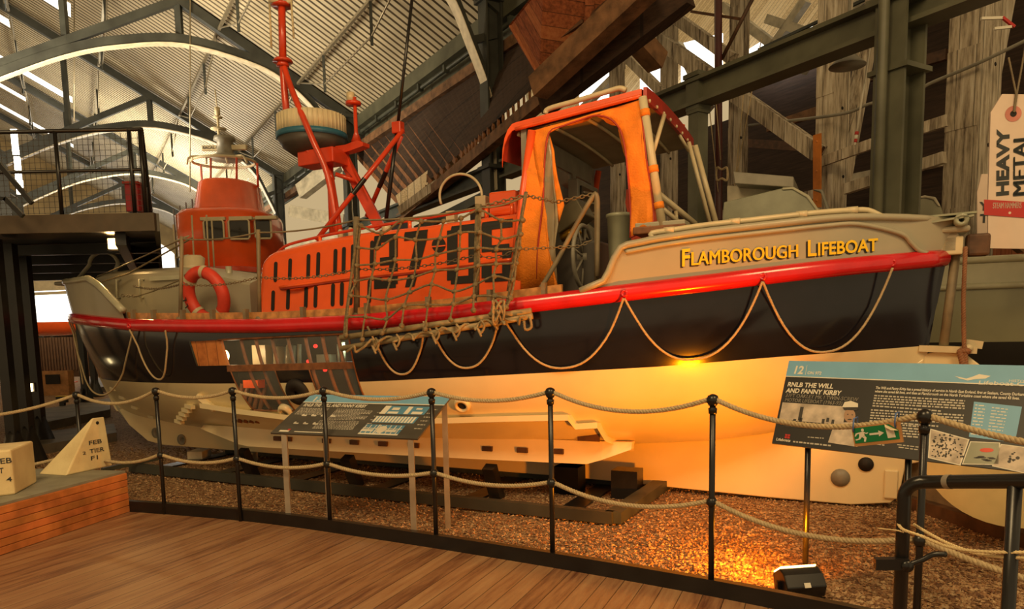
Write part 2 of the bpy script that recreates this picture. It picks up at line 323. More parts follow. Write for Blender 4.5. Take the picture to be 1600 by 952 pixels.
# roof: real corrugation running down the slope
SL = .545
def roofz(t): return 8.35-SL*t
def corr_sheet(t0, t1, s0, s1, name, holes=()):
    mb = MB(); per = .24
    ns = int((s1-s0)/per)
    cuts = sorted(set([t0, t1]+[h[0] for h in holes]+[h[1] for h in holes]), reverse=True)
    for a, b in zip(cuts[:-1], cuts[1:]):
        row0, row1, idx = [], [], []
        for k in range(ns*4+1):
            s = s0+(k//4)*per+(0, .15, .18, .21)[k % 4]; dz = (0, 0, .035, .035)[k % 4]
            row0.append(H(a, s, roofz(a)+dz)); row1.append(H(b, s, roofz(b)+dz)); idx.append(s)
        c = len(row0); fs = []
        for j in range(c-1):
            sm_ = (idx[j]+idx[j+1])/2; tm = (a+b)/2
            if any(h[1] >= tm >= h[0] and h[2] <= sm_ <= h[3] for h in holes): continue
            fs.append((j, j+1, c+j+1, c+j))
        b0 = len(mb.f); mb.add(row0+row1, fs, False)
        for q_ in range(b0, len(mb.f)): mb.m[q_] = 1 if (mb.f[q_][0]-mb.f[b0][0]) % 4 in (1, 3) else 0  # rib flanks coloured dark, shade of the corrugation put into the material
    o = mb.build(name, ['corr', 'corr_shade']); tag(o, kind='structure'); return o
sky = [(-11.5, -7.0, 14.7, 15.95), (-11.5, -7.0, 25.2, 26.3), (-11.5, -7.0, 34.5, 35.4), (-12.5, -8.9, 20.0, 20.9), (-12.5, -8.9, 30.0, 30.9)]
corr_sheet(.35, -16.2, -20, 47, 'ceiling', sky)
mb = MB()
# far slope of the roof beyond the ridge
mb.strip([H(-16.2, -20, roofz(-16.2)), H(-16.2, 47, roofz(-16.2))], [H(-34, -20, roofz(-16.2)-8), H(-34, 47, roofz(-16.2)-8)], V(0, 0, .05))
o = mb.build('ceiling', 'corr'); tag(o, kind='structure')
for a, b, c_, d in sky:
    m2 = MB(); m2.prism([H(a, c_, roofz(a)+.04), H(b, c_, roofz(b)+.04), H(b, d, roofz(b)+.04), H(a, d, roofz(a)+.04)], (0, 0, .02))
    o = m2.build('skylight', 'skyl'); tag(o, 'narrow daylit skylight strip high in the corrugated roof', 'skylight', 'skylights of the corrugated roof')
# end gable with daylit arched opening
def arch(t0, t1, zb, zt, n=24): return [H((t0+t1)/2-(t1-t0)/2*math.cos(PI*i/n), 44, zb+(zt-zb)*math.sin(PI*i/n)) for i in range(n+1)]
E0 = 44
ar = arch(-15.5, -.3, 5.4, 9.6)
mb = MB()
outer = [H(-15.5-.0, E0, 5.4)]
for i in range(24):
    a, b = ar[i], ar[i+1]
    ta, tb = (a-CO)@CC, (b-CO)@CC
    mb.add([a, b, H(tb, E0, roofz(tb)+.4), H(ta, E0, roofz(ta)+.4)], [(0, 1, 2, 3)], False)
mb.add([H(-15.5, E0, 0), H(-15.5, E0, 18), H(-34, E0, 18), H(-34, E0, 0)], [(0, 1, 2, 3)], False)
mb.add([H(-.3, E0, 0), H(2, E0, 0), H(2, E0, 9), H(-.3, E0, 9)], [(0, 1, 2, 3)], False)
o = mb.build('wall_end', 'gable'); tag(o, kind='structure')
mb = MB(); mb.prism([H(-15.5, E0+.3, 2.4)]+[p+AX*.3 for p in ar]+[H(-.3, E0+.3, 2.4)], AX*.05)
o = mb.build('window_1', 'doorl'); tag(o, kind='structure')
mb = MB(); mb.add([H(-34, E0+.2, -.1), H(2, E0+.2, -.1), H(2, E0+.2, 2.4), H(-34, E0+.2, 2.4)], [(0, 1, 2, 3)], False)
o = mb.build('wall_end', 'dboards'); tag(o, kind='structure')
mb = MB()
for t in np.linspace(-15, -1, 8): mb.bar(H(t, E0, 0), H(t, E0, 5.4+4.2*math.sqrt(max(0, 1-((t+7.9)/7.6)**2))), .16, .16)
mb.bar(H(-15.5, E0, 4.6), H(-.3, E0, 4.6), .25, .3)
o = mb.build('window_frame', 'truss', bpy.data.objects['window_1'])

# iron columns
def column(s, label):
    c = thing('iron_column', label, 'column', H(0, s, GZ), 0, 'cast iron columns of the hall')
    r = math.atan2(CC[1], CC[0])
    m = MB()
    for d in (-.17, .17): m.box((CC[0]*d, CC[1]*d, 4.1), (.035, .34, 8.2), r)
    m.box((0, 0, 4.1), (.34, .03, 8.2), r); m.build('shaft', 'olive' if s < -5 else 'truss', c)
    m = MB(); m.box((0, 0, .15), (.6, .6, .3), r); m.build('base', 'truss', c)
    m = MB()
    m.box((0, 0, 4.25), (.44, .44, .05), r); m.box((0, 0, 4.95), (.5, .48, .07), r); m.build('collar', 'olive' if s < -5 else 'truss', c)
    m = MB(); m.box((0, 0, 8.2), (.5, .45, .1), r); m.build('capital', 'truss', c)
    return c
column(-8.7, 'nearest iron column, standing right behind the stern of the lifeboat')
column(0, 'iron column behind the orange canopy of the lifeboat')
column(9.0, 'iron column seen between red radar mast and timber roof')
column(18.2, 'slender far iron column behind the front of the orange engine casing')
column(27.3, 'farthest iron column of the right hand row')
# trusses
arcp = [(0.0, 4.6), (-.02, 5.6), (-.08, 6.4), (-.5, 7.4), (-.92, 8.2), (-1.66, 8.88), (-2.62, 9.35), (-4.5, 9.6), (-6.1, 9.3), (-7.35, 8.85), (-8.76, 8.1), (-9.6, 7.6)]
arcs = smooth([(a, 0, b) for a, b in arcp], 5)
def truss(s, label):
    T = thing('roof_truss', label, 'roof truss', H(0, s, 8.2), 0, 'arched roof trusses of the hall')
    def q(t, z): return CC*t+V(0, 0, z-8.2)
    def seg(name, a, b, w_=.2, h=.2, m='truss'):
        mm = MB(); mm.bar(q(*a), q(*b), w_, h); return mm.build(name, m, T)
    seg('rafter', (.25, 8.0), (-18, 8.0+18.25*.545), .22, .26)
    mm = MB(); A = [q(p[0], p[2]+.12) for p in arcs]; B = [q(p[0], p[2]-.12) for p in arcs]
    A = [a-AX*.11 for a in A]; B = [a-AX*.11 for a in B]; mm.strip(A, B, AX*.22); mm.build('arch_rib', 'truss', T)
    mm = MB(); B2 = [q(p[0], p[2]-.125)-AX*.14 for p in arcs]; C2 = [b+AX*.28 for b in B2]; mm.strip(B2, C2, V(0, 0, -.03)); mm.build('soffit_flange', 'soffit', T)
    seg('strut', (-4.6, 10.6), (-4.6, 9.6), .16, .16); seg('diagonal_brace', (-4.6, 10.6), (-9.3, 8.0), .2, .2)
    seg('strut', (-7.3, 12.0), (-7.3, 9.1), .14, .16); seg('strut', (-.45, 7.3), (.1, 7.5), .14, .14)
    seg('diagonal_brace', (-9.3, 8.0), (-13.9, 11.2), .18, .18); seg('strut', (-13.9, 15.4), (-13.9, 11.2), .14, .14)
    seg('tie_beam', (-9.3, 7.75), (-13.9, 11.0), .14, .14); seg('diagonal_brace', (-13.9, 15.4), (-18, 12.5), .18, .18)
    return T
truss(0, 'nearest arched iron roof truss, its foot on the column behind the canopy')
truss(9.0, 'arched iron roof truss crossing above the radar scanner')
truss(18.2, 'arched iron roof truss just above the far orange wheelhouse')
truss(27.3, 'small far arched roof truss seen behind the platform railing')
truss(36.4, 'farthest roof truss in front of the end gable')
# inner columns carrying the arches
for s, l in ((18.2, 'tall iron column at the left edge beyond the platform railing'), (27.3, 'thin far iron column left of the daylit arch'), (36.4, 'farthest inner iron column beside the bright opening')):
    c = thing('inner_column', l, 'column', H(-9.5, s, GZ), 0, 'inner row of iron columns')
    m = MB(); m.box((0, 0, 4), (.45, .4, 8), math.atan2(CC[1], CC[0])); m.build('shaft', 'truss', c)
    m = MB(); m.box((0, 0, .2), (.7, .7, .4), math.atan2(CC[1], CC[0])); m.build('base', 'truss', c)
# lattice purlins
PL = {(-2, -3.7): 'above the radar mast, nearest bay'}
for t in (-1.5, -3.6, -6.2, -8.8):
    for k, (s0, s1) in enumerate(((-9, 0), (0, 9), (9, 18.2), (18.2, 27.3), (27.3, 36.4))):
        if t < -6.3 and k == 0: continue
        z = roofz(t)-.30; P = thing('purlin', 'bright %s open purlin rod frame under the %s roof bay' % ({-1.5: 'lowest', -3.6: 'second', -6.2: 'third', -8.8: 'top'}[t], ('overhead', 'near', 'middle', 'far', 'farthest')[k]), 'purlin', H(t, s0, z), 0, 'open web purlins under the roof')
        L = s1-s0; m = MB(); m.bar((0, 0, 0), AX*L, .07, .07); m.build('top_chord', 'wire', P)
        m = MB(); lo = [AX*L*.02, AX*L*.3+V(0, 0, -.75), AX*L*.7+V(0, 0, -.75), AX*L*.98]; m.tube(lo, .022, 6); m.build('lower_rod', 'wire', P)
        m = MB(); m.bar(AX*L*.3, AX*L*.3+V(0, 0, -.95), .06, .06); m.build('post', 'truss', P); m = MB(); m.bar(AX*L*.7, AX*L*.7+V(0, 0, -.95), .06, .06); m.build('post', 'truss', P)
# gutter, eaves beam, crane beam
def lin(name, t, s0, s1, z, wd, h, m, label, cat, parts=None):
    o = MB(); o.bar(H(t, s0, z), H(t, s1, z), wd, h); o = o.build(name, m); tag(o, label, cat); return o
lin('eaves_gutter', .33, -16, 43.8, 7.98, .25, .34, 'olive', 'long box gutter along the lower edge of the corrugated roof', 'gutter')
m = MB(); m.tube([H(.22, -16, 7.62), H(.22, 43.8, 7.62)], .05, 8)
for s in np.arange(-14, 40, 1.5): m.box(H(.2, s, 7.62), (.14, .1, .16), .5)
tag(m.build('service_pipe', 'steel'), 'dark service pipe with clamps below the gutter', 'pipe')
lin('eaves_beam', .35, -16, 43.8, 7.3, .2, .22, 'beamw', 'brown timber eaves beam under the service pipe', 'beam')
m = MB(); m.bar(H(.1, -16, 4.97), H(.1, -.3, 4.97), .30, .05); m.bar(H(.1, -16, 4.82), H(.1, -.3, 4.82), .05, .30); m.bar(H(.1, -16, 4.66), H(.1, -.3, 4.66), .30, .05)
tag(m.build('crane_beam', 'olive'), 'long grey-green crane beam over the stern, carried by the nearest column', 'beam')
m = MB(); m.bar(H(.1, .2, 4.97), H(.1, 30, 4.97), .30, .05); m.bar(H(.1, .2, 4.82), H(.1, 30, 4.82), .05, .30); m.bar(H(.1, .2, 4.66), H(.1, 30, 4.66), .30, .05)
tag(m.build('crane_beam', 'steel'), 'farther crane beam running behind the red mast', 'beam')
# post under crane beam
p = atpl(1090, 300, H(0.1, 0, 0), CC); p[2] = GZ; r = math.atan2(CC[1], CC[0])
c = thing('beam_post', 'grey-green square iron post with moulded cap right of the canopy', 'post', p)
m = MB(); m.box((0, 0, 2.3), (.19, .19, 4.6), r); m.build('shaft', 'olive', c)
m = MB(); m.box((0, 0, 4.62), (.23, .23, .05), r); m.box((0, 0, 4.86), (.24, .24, .44), r); m.box((0, 0, 5.10), (.30, .30, .06), r); m.build('cap', 'olive', c)
m = MB(); m.box((0, 0, .12), (.5, .5, .24), r); m.build('base', 'olive', c)
# fat tube + conduit beside nearest column
m = MB(); q = H(0, -8.7, GZ)-CC*.30-AX*.0; m.tube([q, q+V(0, 0, 9)], .055, 10); tag(m.build('rainwater_pipe', 'olive'), 'thick round pipe running up the left side of the nearest column', 'pipe')

# ---- timber slip building to the right
KP = 13.0
def K(k, v, z): Y = k/(v+.585); return V(v*Y, Y, z)     # line parallel to the hall at lateral position k
posts = [(1503, 'broad weathered timber post behind the stern, right of the nearest column'), (1292, 'weathered timber post with the bright orange bracket'), (1150, 'weathered timber post directly right of the grey-green cap'), (1046, 'pale weathered timber post above the canopy roof'), (968, 'farthest pale timber post left above the canopy')]
PB = []
for px_, lab in posts:
    wpost = .145 if px_ > 1400 else (.10 if px_ > 1200 else .07); dpost = .22 if px_ > 1400 else (.17 if px_ > 1200 else .11)
    b = K(KP, (px_-800)/1150, GZ); PB.append(b)
    c = thing('timber_post', lab, 'timber post', b, math.atan2(CC[1], CC[0]), 'weathered timber posts of the slip')
    m = MB(); hgt = 13.
    for dx in (-wpost-.005, wpost+.005):
        for i in range(12):
            z0, z1 = hgt*i/12, hgt*(i+1)/12; j = rs.uniform(-.012, .012, 4)
            m.hexa([(dx-wpost+j[0], -dpost, z0), (dx+wpost+j[1], -dpost, z0), (dx+wpost+j[1], dpost, z0), (dx-wpost+j[0], dpost, z0), (dx-wpost+j[0], -dpost, z1), (dx+wpost+j[1], -dpost, z1), (dx+wpost+j[1], dpost, z1), (dx-wpost+j[0], dpost, z1)])
    m.build('timber_shaft', 'timber', c)
    m = MB()
    for z in (1.9, 2.6, 3.4, 4.1, 5.2): m.lathe([(.0, -.015), (.028, -.01), (.028, 0), (.0, 0)], (rs.uniform(-wpost, wpost), -dpost-.005, z), 8, (0, -1, 0))
    m.build('bolt', 'slot', c)
    if px_ in (1503, 1292):
        m = MB(); m.bar((.25, 0, 3.9 if px_ == 1292 else 4.6), (1.15, .0, 7.6 if px_ == 1292 else 8.2), .22, .22); m.build('raking_strut', 'timber', c)
def beam(name, a, b, w_, h, mt, label, cat='brace', group=None):
    m = MB(); m.bar(a, b, w_, h); o = m.build(name, mt); tag(o, label, cat, group); return o
def pk(px_, py_, k=KP-.55):
    v = (px_-800)/1150; q = K(k, v, 0); return atpl(px_, py_, q, CC)
beam('diagonal_brace', pk(1045, 20), pk(1145, 92), .18, .2, 'timber', 'upper weathered timber brace between the pale posts', group='timber braces of the slip')
beam('diagonal_brace', pk(1030, 62), pk(1280, 240), .2, .26, 'timber', 'long weathered brace falling right to the orange bracket', group='timber braces of the slip')
beam('diagonal_brace', pk(965, 75), pk(1040, 150), .14, .18, 'timber', 'short timber brace just above the canopy roof', group='timber braces of the slip')
m = MB(); a, b = pk(1192, 178), pk(1282, 243); m.bar(a, b, .02, .28); m.bar(a+V(0, 0, -.14), b+V(0, 0, -.14), .14, .02)
tag(m.build('angle_iron', 'brown'), 'rusty angle iron under the long brace, ending at the orange bracket', 'angle iron')
m = MB(); a = pk(1277, 210, KP-.8); b = pk(1277, 325, KP-.8); m.bar(a, b, .14, .03, up=CC); 
for t in (.1, .5, .9): m.lathe([(0, -.02), (.02, -.01), (.02, 0), (0, 0)], a+(b-a)*t-CC*.02, 8, -CC)
tag(m.build('steel_bracket', paint('bracket_orange', (.62, .20, .03), .5)), 'orange-brown steel strap bolted to a weathered post', 'bracket')
beam('timber_rail', pk(1284, 253), pk(1362, 225), .06, .16, 'timber', 'thin timber rail between bracket post and nearest column', 'rail', 'timber rails of the slip')
beam('timber_rail', pk(1418, 208), pk(1480, 188), .06, .16, 'timber', 'short timber rail right of the nearest column', 'rail', 'timber rails of the slip')
beam('timber_rail', pk(1320, 296), pk(1476, 246), .10, .16, 'timber', 'low timber rail half hidden by the nearest column', 'rail', 'timber rails of the slip')
m = MB(); m.tube(smooth([pk(1170, 196), pk(1310, 179), pk(1360, 162), pk(1432, 146), pk(1450, 132), pk(1530, 98), pk(1620, 55)], 6), .025, 6)
tag(m.build('drain_pipe', 'mgrey'), 'thin bent pipe running behind the posts at the upper right', 'pipe')
# red-brown scaffold pole + tie
m = MB(); a = pk(1127, 345, KP-2.5); a[2] = GZ; b = pk(1122, -60, KP-2.5); m.tube([a, b], .062, 10); tag(m.build('standpipe', paint('maroon', (.07, .014, .012), .4)), 'dark maroon standpipe right of the canopy', 'pipe')
beam('iron_tie', pk(1080, 18, KP-2.4), pk(1158, 30, KP-2.4), .04, .04, 'brown', 'short rusty iron tie across the maroon standpipe', 'tie rod')
m = MB(); m.tube([pk(1128, 92, KP-2.4), pk(1180, -10, KP-2.4)], .03, 6); tag(m.build('iron_tie', 'brown'), 'slanting rusty rod behind the maroon standpipe', 'tie rod')
# hanging cords by the standpipe
for i, (a, b) in enumerate((((1108, 165), (1122, 300)), ((1118, 150), (1126, 250)), ((1162, 145), (1148, 290)), ((1190, 60), (1146, 300)))):
    m = MB(); m.tube([pk(*a, KP-2.8), pk(*b, KP-2.8)], .008, 5); tag(m.build('cord', 'rope'), 'thin pale cord hanging beside the maroon standpipe', 'cord', 'cords by the standpipe')
m = MB(); m.rope([pk(1128+9*math.cos(t), 272+11*math.sin(t)+4*math.sin(t*3), KP-2.8) for t in np.linspace(0, 9, 30)], .018); tag(m.build('coiled_cord', 'rope'), 'small coil of pale cord tied to the maroon standpipe', 'cord')
# dark lean-to wall and low roof
def wall_k(name, k, v0, v1, z0, z1, mt):
    m = MB(); a, b = K(k, v0, z0), K(k, v1, z0); m.add([a, b, b+V(0, 0, z1-z0), a+V(0, 0, z1-z0)], [(0, 1, 2, 3)], False); o = m.build(name, mt); tag(o, kind='structure'); return o
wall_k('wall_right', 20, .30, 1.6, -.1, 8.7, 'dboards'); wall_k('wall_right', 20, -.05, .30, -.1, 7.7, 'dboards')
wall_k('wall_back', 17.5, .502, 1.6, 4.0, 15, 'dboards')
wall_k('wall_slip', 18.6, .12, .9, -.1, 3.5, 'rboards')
# ledgers and gleaming strips inside the dark bay
for i, (a, b, col) in enumerate((((1130, 335), (1290, 300), 'timber'), ((1320, 282), (1480, 250), 'bpale'), ((1360, 120), (1480, 85), 'brown'), ((1200, 200), (1290, 170), 'beamw'), ((1140, 222), (1290, 232), 'brown'))):
    beam('ledger_beam', pk(*a, 17.2), pk(*b, 17.2), .12, .2, col, ['grey ledger low behind the grey cabin boxes', 'pale daylit ledger beyond the nearest column', 'rusty ledger high beyond the nearest column', 'brown ledger left of the bracket post', 'rusty long ledger across the dark bay'][i], 'beam')
# pale high slip roof with windows
m = MB(); zr = lambda k: 8.8+(k-20)*.95
A = [K(20, v, zr(20)) for v in (.03, 1.2)]; B = [K(31, v, zr(31)) for v in (.03, .95)]
m.strip(A, B, V(0, 0, .08)); o = m.build('ceiling_slip', 'pboards'); tag(o, kind='structure')
lamp('AREA', K(26, .40, 7.6), 3200, (1, .88, .66), 'slip_fill', size=3, target=K(26, .30, 15))  # added fill light hidden behind the dark wall, brightens the pale boards
m = MB()
for v in np.linspace(.05, .75, 12):
    a = K(20, v, zr(20)-.15); b = K(31, v-.03, zr(31)-.15); m.bar(a, b, .2, .24)
o = m.build('trim_2', 'bpale'); tag(o, kind='structure')
for i, (a, b) in enumerate((((940, 110), (1000, 60)), ((1060, 70), (1110, 170)), ((1190, 100), (1260, 0)), ((1200, 30), (1290, 60)), ((1130, 10), (1260, 110)), ((1300, 40), (1365, -10)), ((900, 180), (960, 120)))):
    beam('roof_brace', pk(*a, 18.5), pk(*b, 18.5), .2, .22, 'bpale', 'pale daylit timber brace high in the slip roof', 'brace', 'pale braces of the slip roof')
# high daylit windows
for i, (x0, y0, x1, y1) in enumerate(((905, 112, 952, 168), (1000, 80, 1034, 150), (1196, 56, 1240, 110), (1243, 36, 1268, 98), (1064, 52, 1128, 130), (1318, 30, 1360, 72), (1168, 62, 1194, 118))):
    k = 19.5; m = MB(); a, b, c, d = pk(x0, y0+16, k), pk(x1, y0+(0 if x1 > x0 else 0), k), pk(x1, y1, k), pk(x0, y1+16, k); m.prism([a, b, c, d], CC*.05)
    tag(m.build('high_window', 'doorl'), 'daylit pane high between the slip timbers', 'window', 'daylit panes of the slip')
beam('walkway_rail', pk(1185, 78, 17), pk(1375, -12, 17), .06, .06, 'steel', 'handrail of the high gallery in front of the daylit panes', 'handrail', 'gallery rails')
beam('walkway_rail', pk(1185, 102, 17), pk(1375, 18, 17), .06, .06, 'steel', 'handrail of the high gallery in front of the daylit panes', 'handrail', 'gallery rails')
# brown boarded canopy roof between gutter and slip
L1, L2 = aty(640, 317, 19.5), aty(1000, 4, 10.5)
_ln = np.cross(L2-L1, V(0, 0, 1)); 
GX = [540, 600, 637, 663, 705, 731, 797, 816, 860, 930]; GDX = [84, 72, 65, 64, 40, 28, 8, 3, -5, -12]
def gpt(x): return atpl(x, 214-.646*(x-576), H(.55, 0, 0), CC)
def lpt(x): return atpl(x, 317-.87*(x-640), L1, _ln)
def rafter_px(x):
    dx = float(np.interp(x, GX, GDX)); return gpt(x), lpt(x+dx)
rx = list(np.linspace(545, 900, 46))
top = [rafter_px(x)[0] for x in rx]; low = [rafter_px(x)[1] for x in rx]
m = MB()
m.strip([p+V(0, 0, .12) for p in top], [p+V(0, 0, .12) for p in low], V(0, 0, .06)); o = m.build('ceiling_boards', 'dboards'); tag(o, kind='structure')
m = MB()
for x in np.linspace(548, 838, 27):
    a, b = rafter_px(x); m.bar(a, b, .045, .14)
o = m.build('trim_3', paint('rafter_brown', (.26, .11, .04), .8, var=.25, scale=6)); tag(o, kind='structure')
m = MB(); m.strip([H(.5, s, 8.2) for s in (-15, 30)], [H(.5, s, 7.15) for s in (-15, 30)], CC*.04); o = m.build('trim_5', 'olive'); tag(o, kind='structure')
a, b = L1+(L2-L1)*-.1, L1+(L2-L1)*1.2
beam('plate_beam', a+V(0, 0, -.2), b+V(0, 0, -.2), .2, .22, 'beamw', 'heavy brown timber plate under the rafter ends', 'beam')
# boarded red-brown panel
m = MB(); P = [aty(845, 120, 11.2), aty(1000, -20, 9.6), aty(860, -20, 9.6), aty(800, 30, 10.6), aty(838, 55, 11.0)]
P = [aty(842, 122, 11.2), aty(990, -8, 10), aty(850, -30, 10), aty(795, 40, 11.2)]
m.prism(P, (0, .06, 0)); tag(m.build('board_panel', 'rboards'), 'red-brown boarded panel above the canopy roof', 'panel')
m = MB(); m.bar(aty(842, 82, 11.0), aty(912, 33, 10.4), .05, .05); m.bar(aty(925, 24, 10.3), aty(958, -4, 9.9), .05, .05); tag(m.build('batten', 'brown'), 'thin batten across the red-brown boarded panel', 'batten')
beam('post_stub', aty(918, 64, 10.6), aty(922, -20, 10.1), .12, .12, 'rboards', 'upright post splitting the red-brown boarded panel', 'post')
beam('fallen_beam', aty(840, 138, 10.7), aty(1010, -22, 9.3), .26, .30, 'beamw', 'massive brown timber beam rising right above the canopy', 'beam')
beam('fallen_beam', aty(850, 165, 11.2), aty(1075, -10, 9.5), .2, .3, 'dboards', 'nearly black timber beam below the massive brown one', 'beam')
beam('beam_end', aty(985, 50, 12), aty(1028, 98, 12.4), .3, .3, 'beamw', 'broken dark beam end sticking out towards the pale posts', 'beam')
# timbers under the canopy roof (orange lit plates, background)
for i, (a, b, Y0, w_, mt) in enumerate((((625, 315), (740, 225), 19, .3, 'pboards'), ((625, 330), (762, 232), 18.4, .2, 'timber'), ((470, 300), (560, 230), 26, .5, 'bpale'), ((455, 330), (540, 345), 27, .4, 'bpale'), ((560, 372), (640, 330), 22, .3, 'bpale'), ((650, 360), (770, 300), 17.5, .18, 'steel'), ((430, 400), (540, 370), 24, .3, 'bpale'))):
    beam('background_timber', aty(*a, Y0), aty(*b, Y0-1.5), w_*.6, w_, mt, ['lit rough timber plate below the rafter ends', 'second lit timber plate below the rafter ends', 'pale broad timber left of the red mast', 'pale timber behind the mast foot', 'pale timber plank beside the mast', 'grey steel beam behind the wire hoop', 'low pale timber behind the engine casing'][i], 'beam')
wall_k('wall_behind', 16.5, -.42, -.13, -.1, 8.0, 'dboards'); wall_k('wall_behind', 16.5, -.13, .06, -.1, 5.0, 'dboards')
m = MB()
for i in range(9):
    a = K(15.2, -.28+i*.035, 0); m.bar(a+V(0, 0, 2.3), a+CC*1.2+V(0, 0, 5.6), .08, .18)
o = m.build('trim_4', 'beamw'); tag(o, kind='structure')
# ================================================================== THE LIFEBOAT
BS = 1.06
A0 = EYE+BS*(V(2.903, 6.203, 0)-EYE); U0 = V(-.9056, .4241, 0); N0 = V(-.4241, -.9056, 0)
A1 = V(2.903, 6.203, 0)
def bl(px_, py_, w=0):   # point of the photo's ray on the boat's fore-and-aft plane at half breadth w -> local x, z
    p = atpl(px_, py_, A1+w*N0, N0); return float((p-A1)@U0), float(p[2])
def B3(px_, py_, w=0): x, z = bl(px_, py_, w); return V(x, w, z)
def bx_(px_, py_, xl):   # ray on the athwartship plane x=xl
    p = atpl(px_, py_, A1+xl*U0, U0); return V(xl, float((p-A1)@N0), float(p[2]))
def bproj(x, w, z): return proj(A1+x*U0+w*N0+V(0, 0, z))
BT = thing('lifeboat', 'large lifeboat with navy and white hull, orange engine casing and open canopy on a cradle', 'lifeboat', A0, math.atan2(U0[1], U0[0]), scale=BS)
XS, XB = -.62, 9.85
def hb(x):
    u = (x-XS)/(XB-XS)*2-1
    if abs(u) >= 1: return .03
    return max(.03, 1.52*((1-abs(u)**2.3)**.8 if u < 0 else (1-u**2.5)**.85))
def zsh(x): return float(np.interp(x, [-.6, -.3, 0, .5, 1, 2, 3, 4, 5, 6, 7, 8, 8.5, 9, 9.3, 9.85], [2.09, 2.06, 2.035, 1.985, 1.93, 1.835, 1.745, 1.69, 1.68, 1.70, 1.73, 1.795, 1.83, 1.855, 1.865, 1.88]))
def zwl(x): return float(np.interp(x, [-.6, .5, 1.4, 2.45, 4, 6, 8, 9.5], [1.40, 1.34, 1.28, 1.235, 1.165, 1.12, 1.09, 1.06]))
def zk(x): return float(np.interp(x, [-.6, -.1, .5, 1, 2, 4, 6, 7.5, 8.5, 9.3, 9.85], [1.05, .80, .64, .56, .50, .46, .45, .45, .47, .52, .6]))
def xbow(z): return float(np.interp(z, [.16, .2, .44, .62, 1.06, 1.68, 1.9, 2.4], [8.35, 8.6, 9.02, 9.22, 9.5, 9.78, 9.88, 9.95]))
def xstn(z): return float(np.interp(z, [.5, 1.0, 1.3, 2.1], [-.30, -.48, -.52, -.62]))
def nexp(x):
    u = abs((x-XS)/(XB-XS)*2-1); return 2.9-1.25*u**2.2
def hp(x, z, side=1, off=0):
    """point on the hull skin at nominal station x and height z"""
    Zs, Zk, n = zsh(x), zk(x), nexp(x); f = min(max((Zs-z)/(Zs-Zk), 0), 1)
    y = hb(x)*(1-f**n)**(1/n)
    u = (x-XS)/(XB-XS); xx = xstn(z)+(xbow(z)-xstn(z))*u
    return V(xx, side*(max(y, .03)+off), z)
def levels(x):
    Zs, Zk, w_ = zsh(x), zk(x), zwl(x); L = []
    ks = [Zs, w_+.43, w_+.18, w_+.12, w_, w_-.28, Zk]; ns = [5, 5, 2, 3, 5, 12]
    for a, b, n in zip(ks[:-1], ks[1:], ns):
        for i in range(n):
            t = i/n
            if n == 12: t = math.sin(t*PI/2)
            L.append((a+(b-a)*t))
    return L+[Zk]
stn = sorted(set(list(np.linspace(XS, XB, 130))+[5.72, 4.10, 4.63, 5.06, 5.67, 6.17]))
def stfix(x): return x
HR = 33
for side, nm in ((1, 'hull'), (-1, 'hull')):
    m = MB(); m.smooth = True
    Gd = [[hp(x, z, side) for z in levels(x)] for x in stn]
    r, c = len(Gd), len(Gd[0]); vs = [p for row in Gd for p in row]; b = len(m.v)
    for i in range(r-1):
        xm = (stn[i]+stn[i+1])/2
        for j in range(c-1):
            # rows: 0-4 navy, 5-9 upper window band, 10-11 divider, 12-14 navy, 15-19 white above bilge, 20.. white
            if side == 1:
                if 5 <= j < (12 if xm < 5.72 else 10) and 4.10 < xm < 6.17: continue
                if 12 <= j < 20 and (4.10 < xm < 4.63 or 5.06 < xm < 5.67): continue
            m.f.append((i*c+j, i*c+j+1, (i+1)*c+j+1, (i+1)*c+j)); m.m.append(0 if j < 15 else 1); m.sm.append(True)
    m.v = [tuple(map(float, p)) for p in vs]
    o = m.build(nm, ['navy', 'white'], BT)
# deadwood keel, forefoot, stem and stern post
def plate(name, poly, th, mt, par=BT, w0=0, bevel=0):
    m = MB(); m.prism([V(x, w0-th/2, z) for x, z in poly], V(0, th, 0)); return m.build(name, mt, par, bevel)
plate('keel', [(-.36, .16), (-.30, .09), (0, .05), (.68, .06), (2.56, .12), (8.3, .17), (8.6, .21), (8.95, .42), (9.12, .62), (8.8, .68), (8.4, .55), (4, .55), (1, .66), (.5, .72), (0, .9), (-.35, 1.2), (-.5, 1.3), (-.47, .9)], .10, 'white', bevel=.01)
plate('stem', [(8.5, .22), (8.95, .40), (9.18, .62), (9.47, 1.06), (9.62, 1.34), (9.75, 1.68), (9.88, 1.90), (9.97, 2.36), (9.85, 2.36), (9.70, 1.7), (9.38, 1.06), (9.0, .6), (8.5, .35)], .07, 'grey', bevel=.01)
plate('stern_post', [(-.50, 1.36), (-.58, 1.75), (-.63, 2.10), (-.55, 2.12), (-.42, 1.8), (-.38, 1.36)], .10, 'navy')
m = MB()
for x, z in ((8.42, .33), (7.95, .26)): m.lathe([(.0, 0), (.045, 0), (.07, .02), (.07, .0)], (x, .05, z), 14, (0, 1, 0))
m.build('keel_eye', 'mgrey', BT)
for x, z, a in ((9.12, .95, .2), (9.0, .84, .22), (8.85, .72, .3), (8.7, .60, .3)): m = MB(); p = hp(x, z, 1, .0); m.bar(p, p+V(-.22, .10, -.005), .04, .035); m.build('stem_strip', 'white', BT)
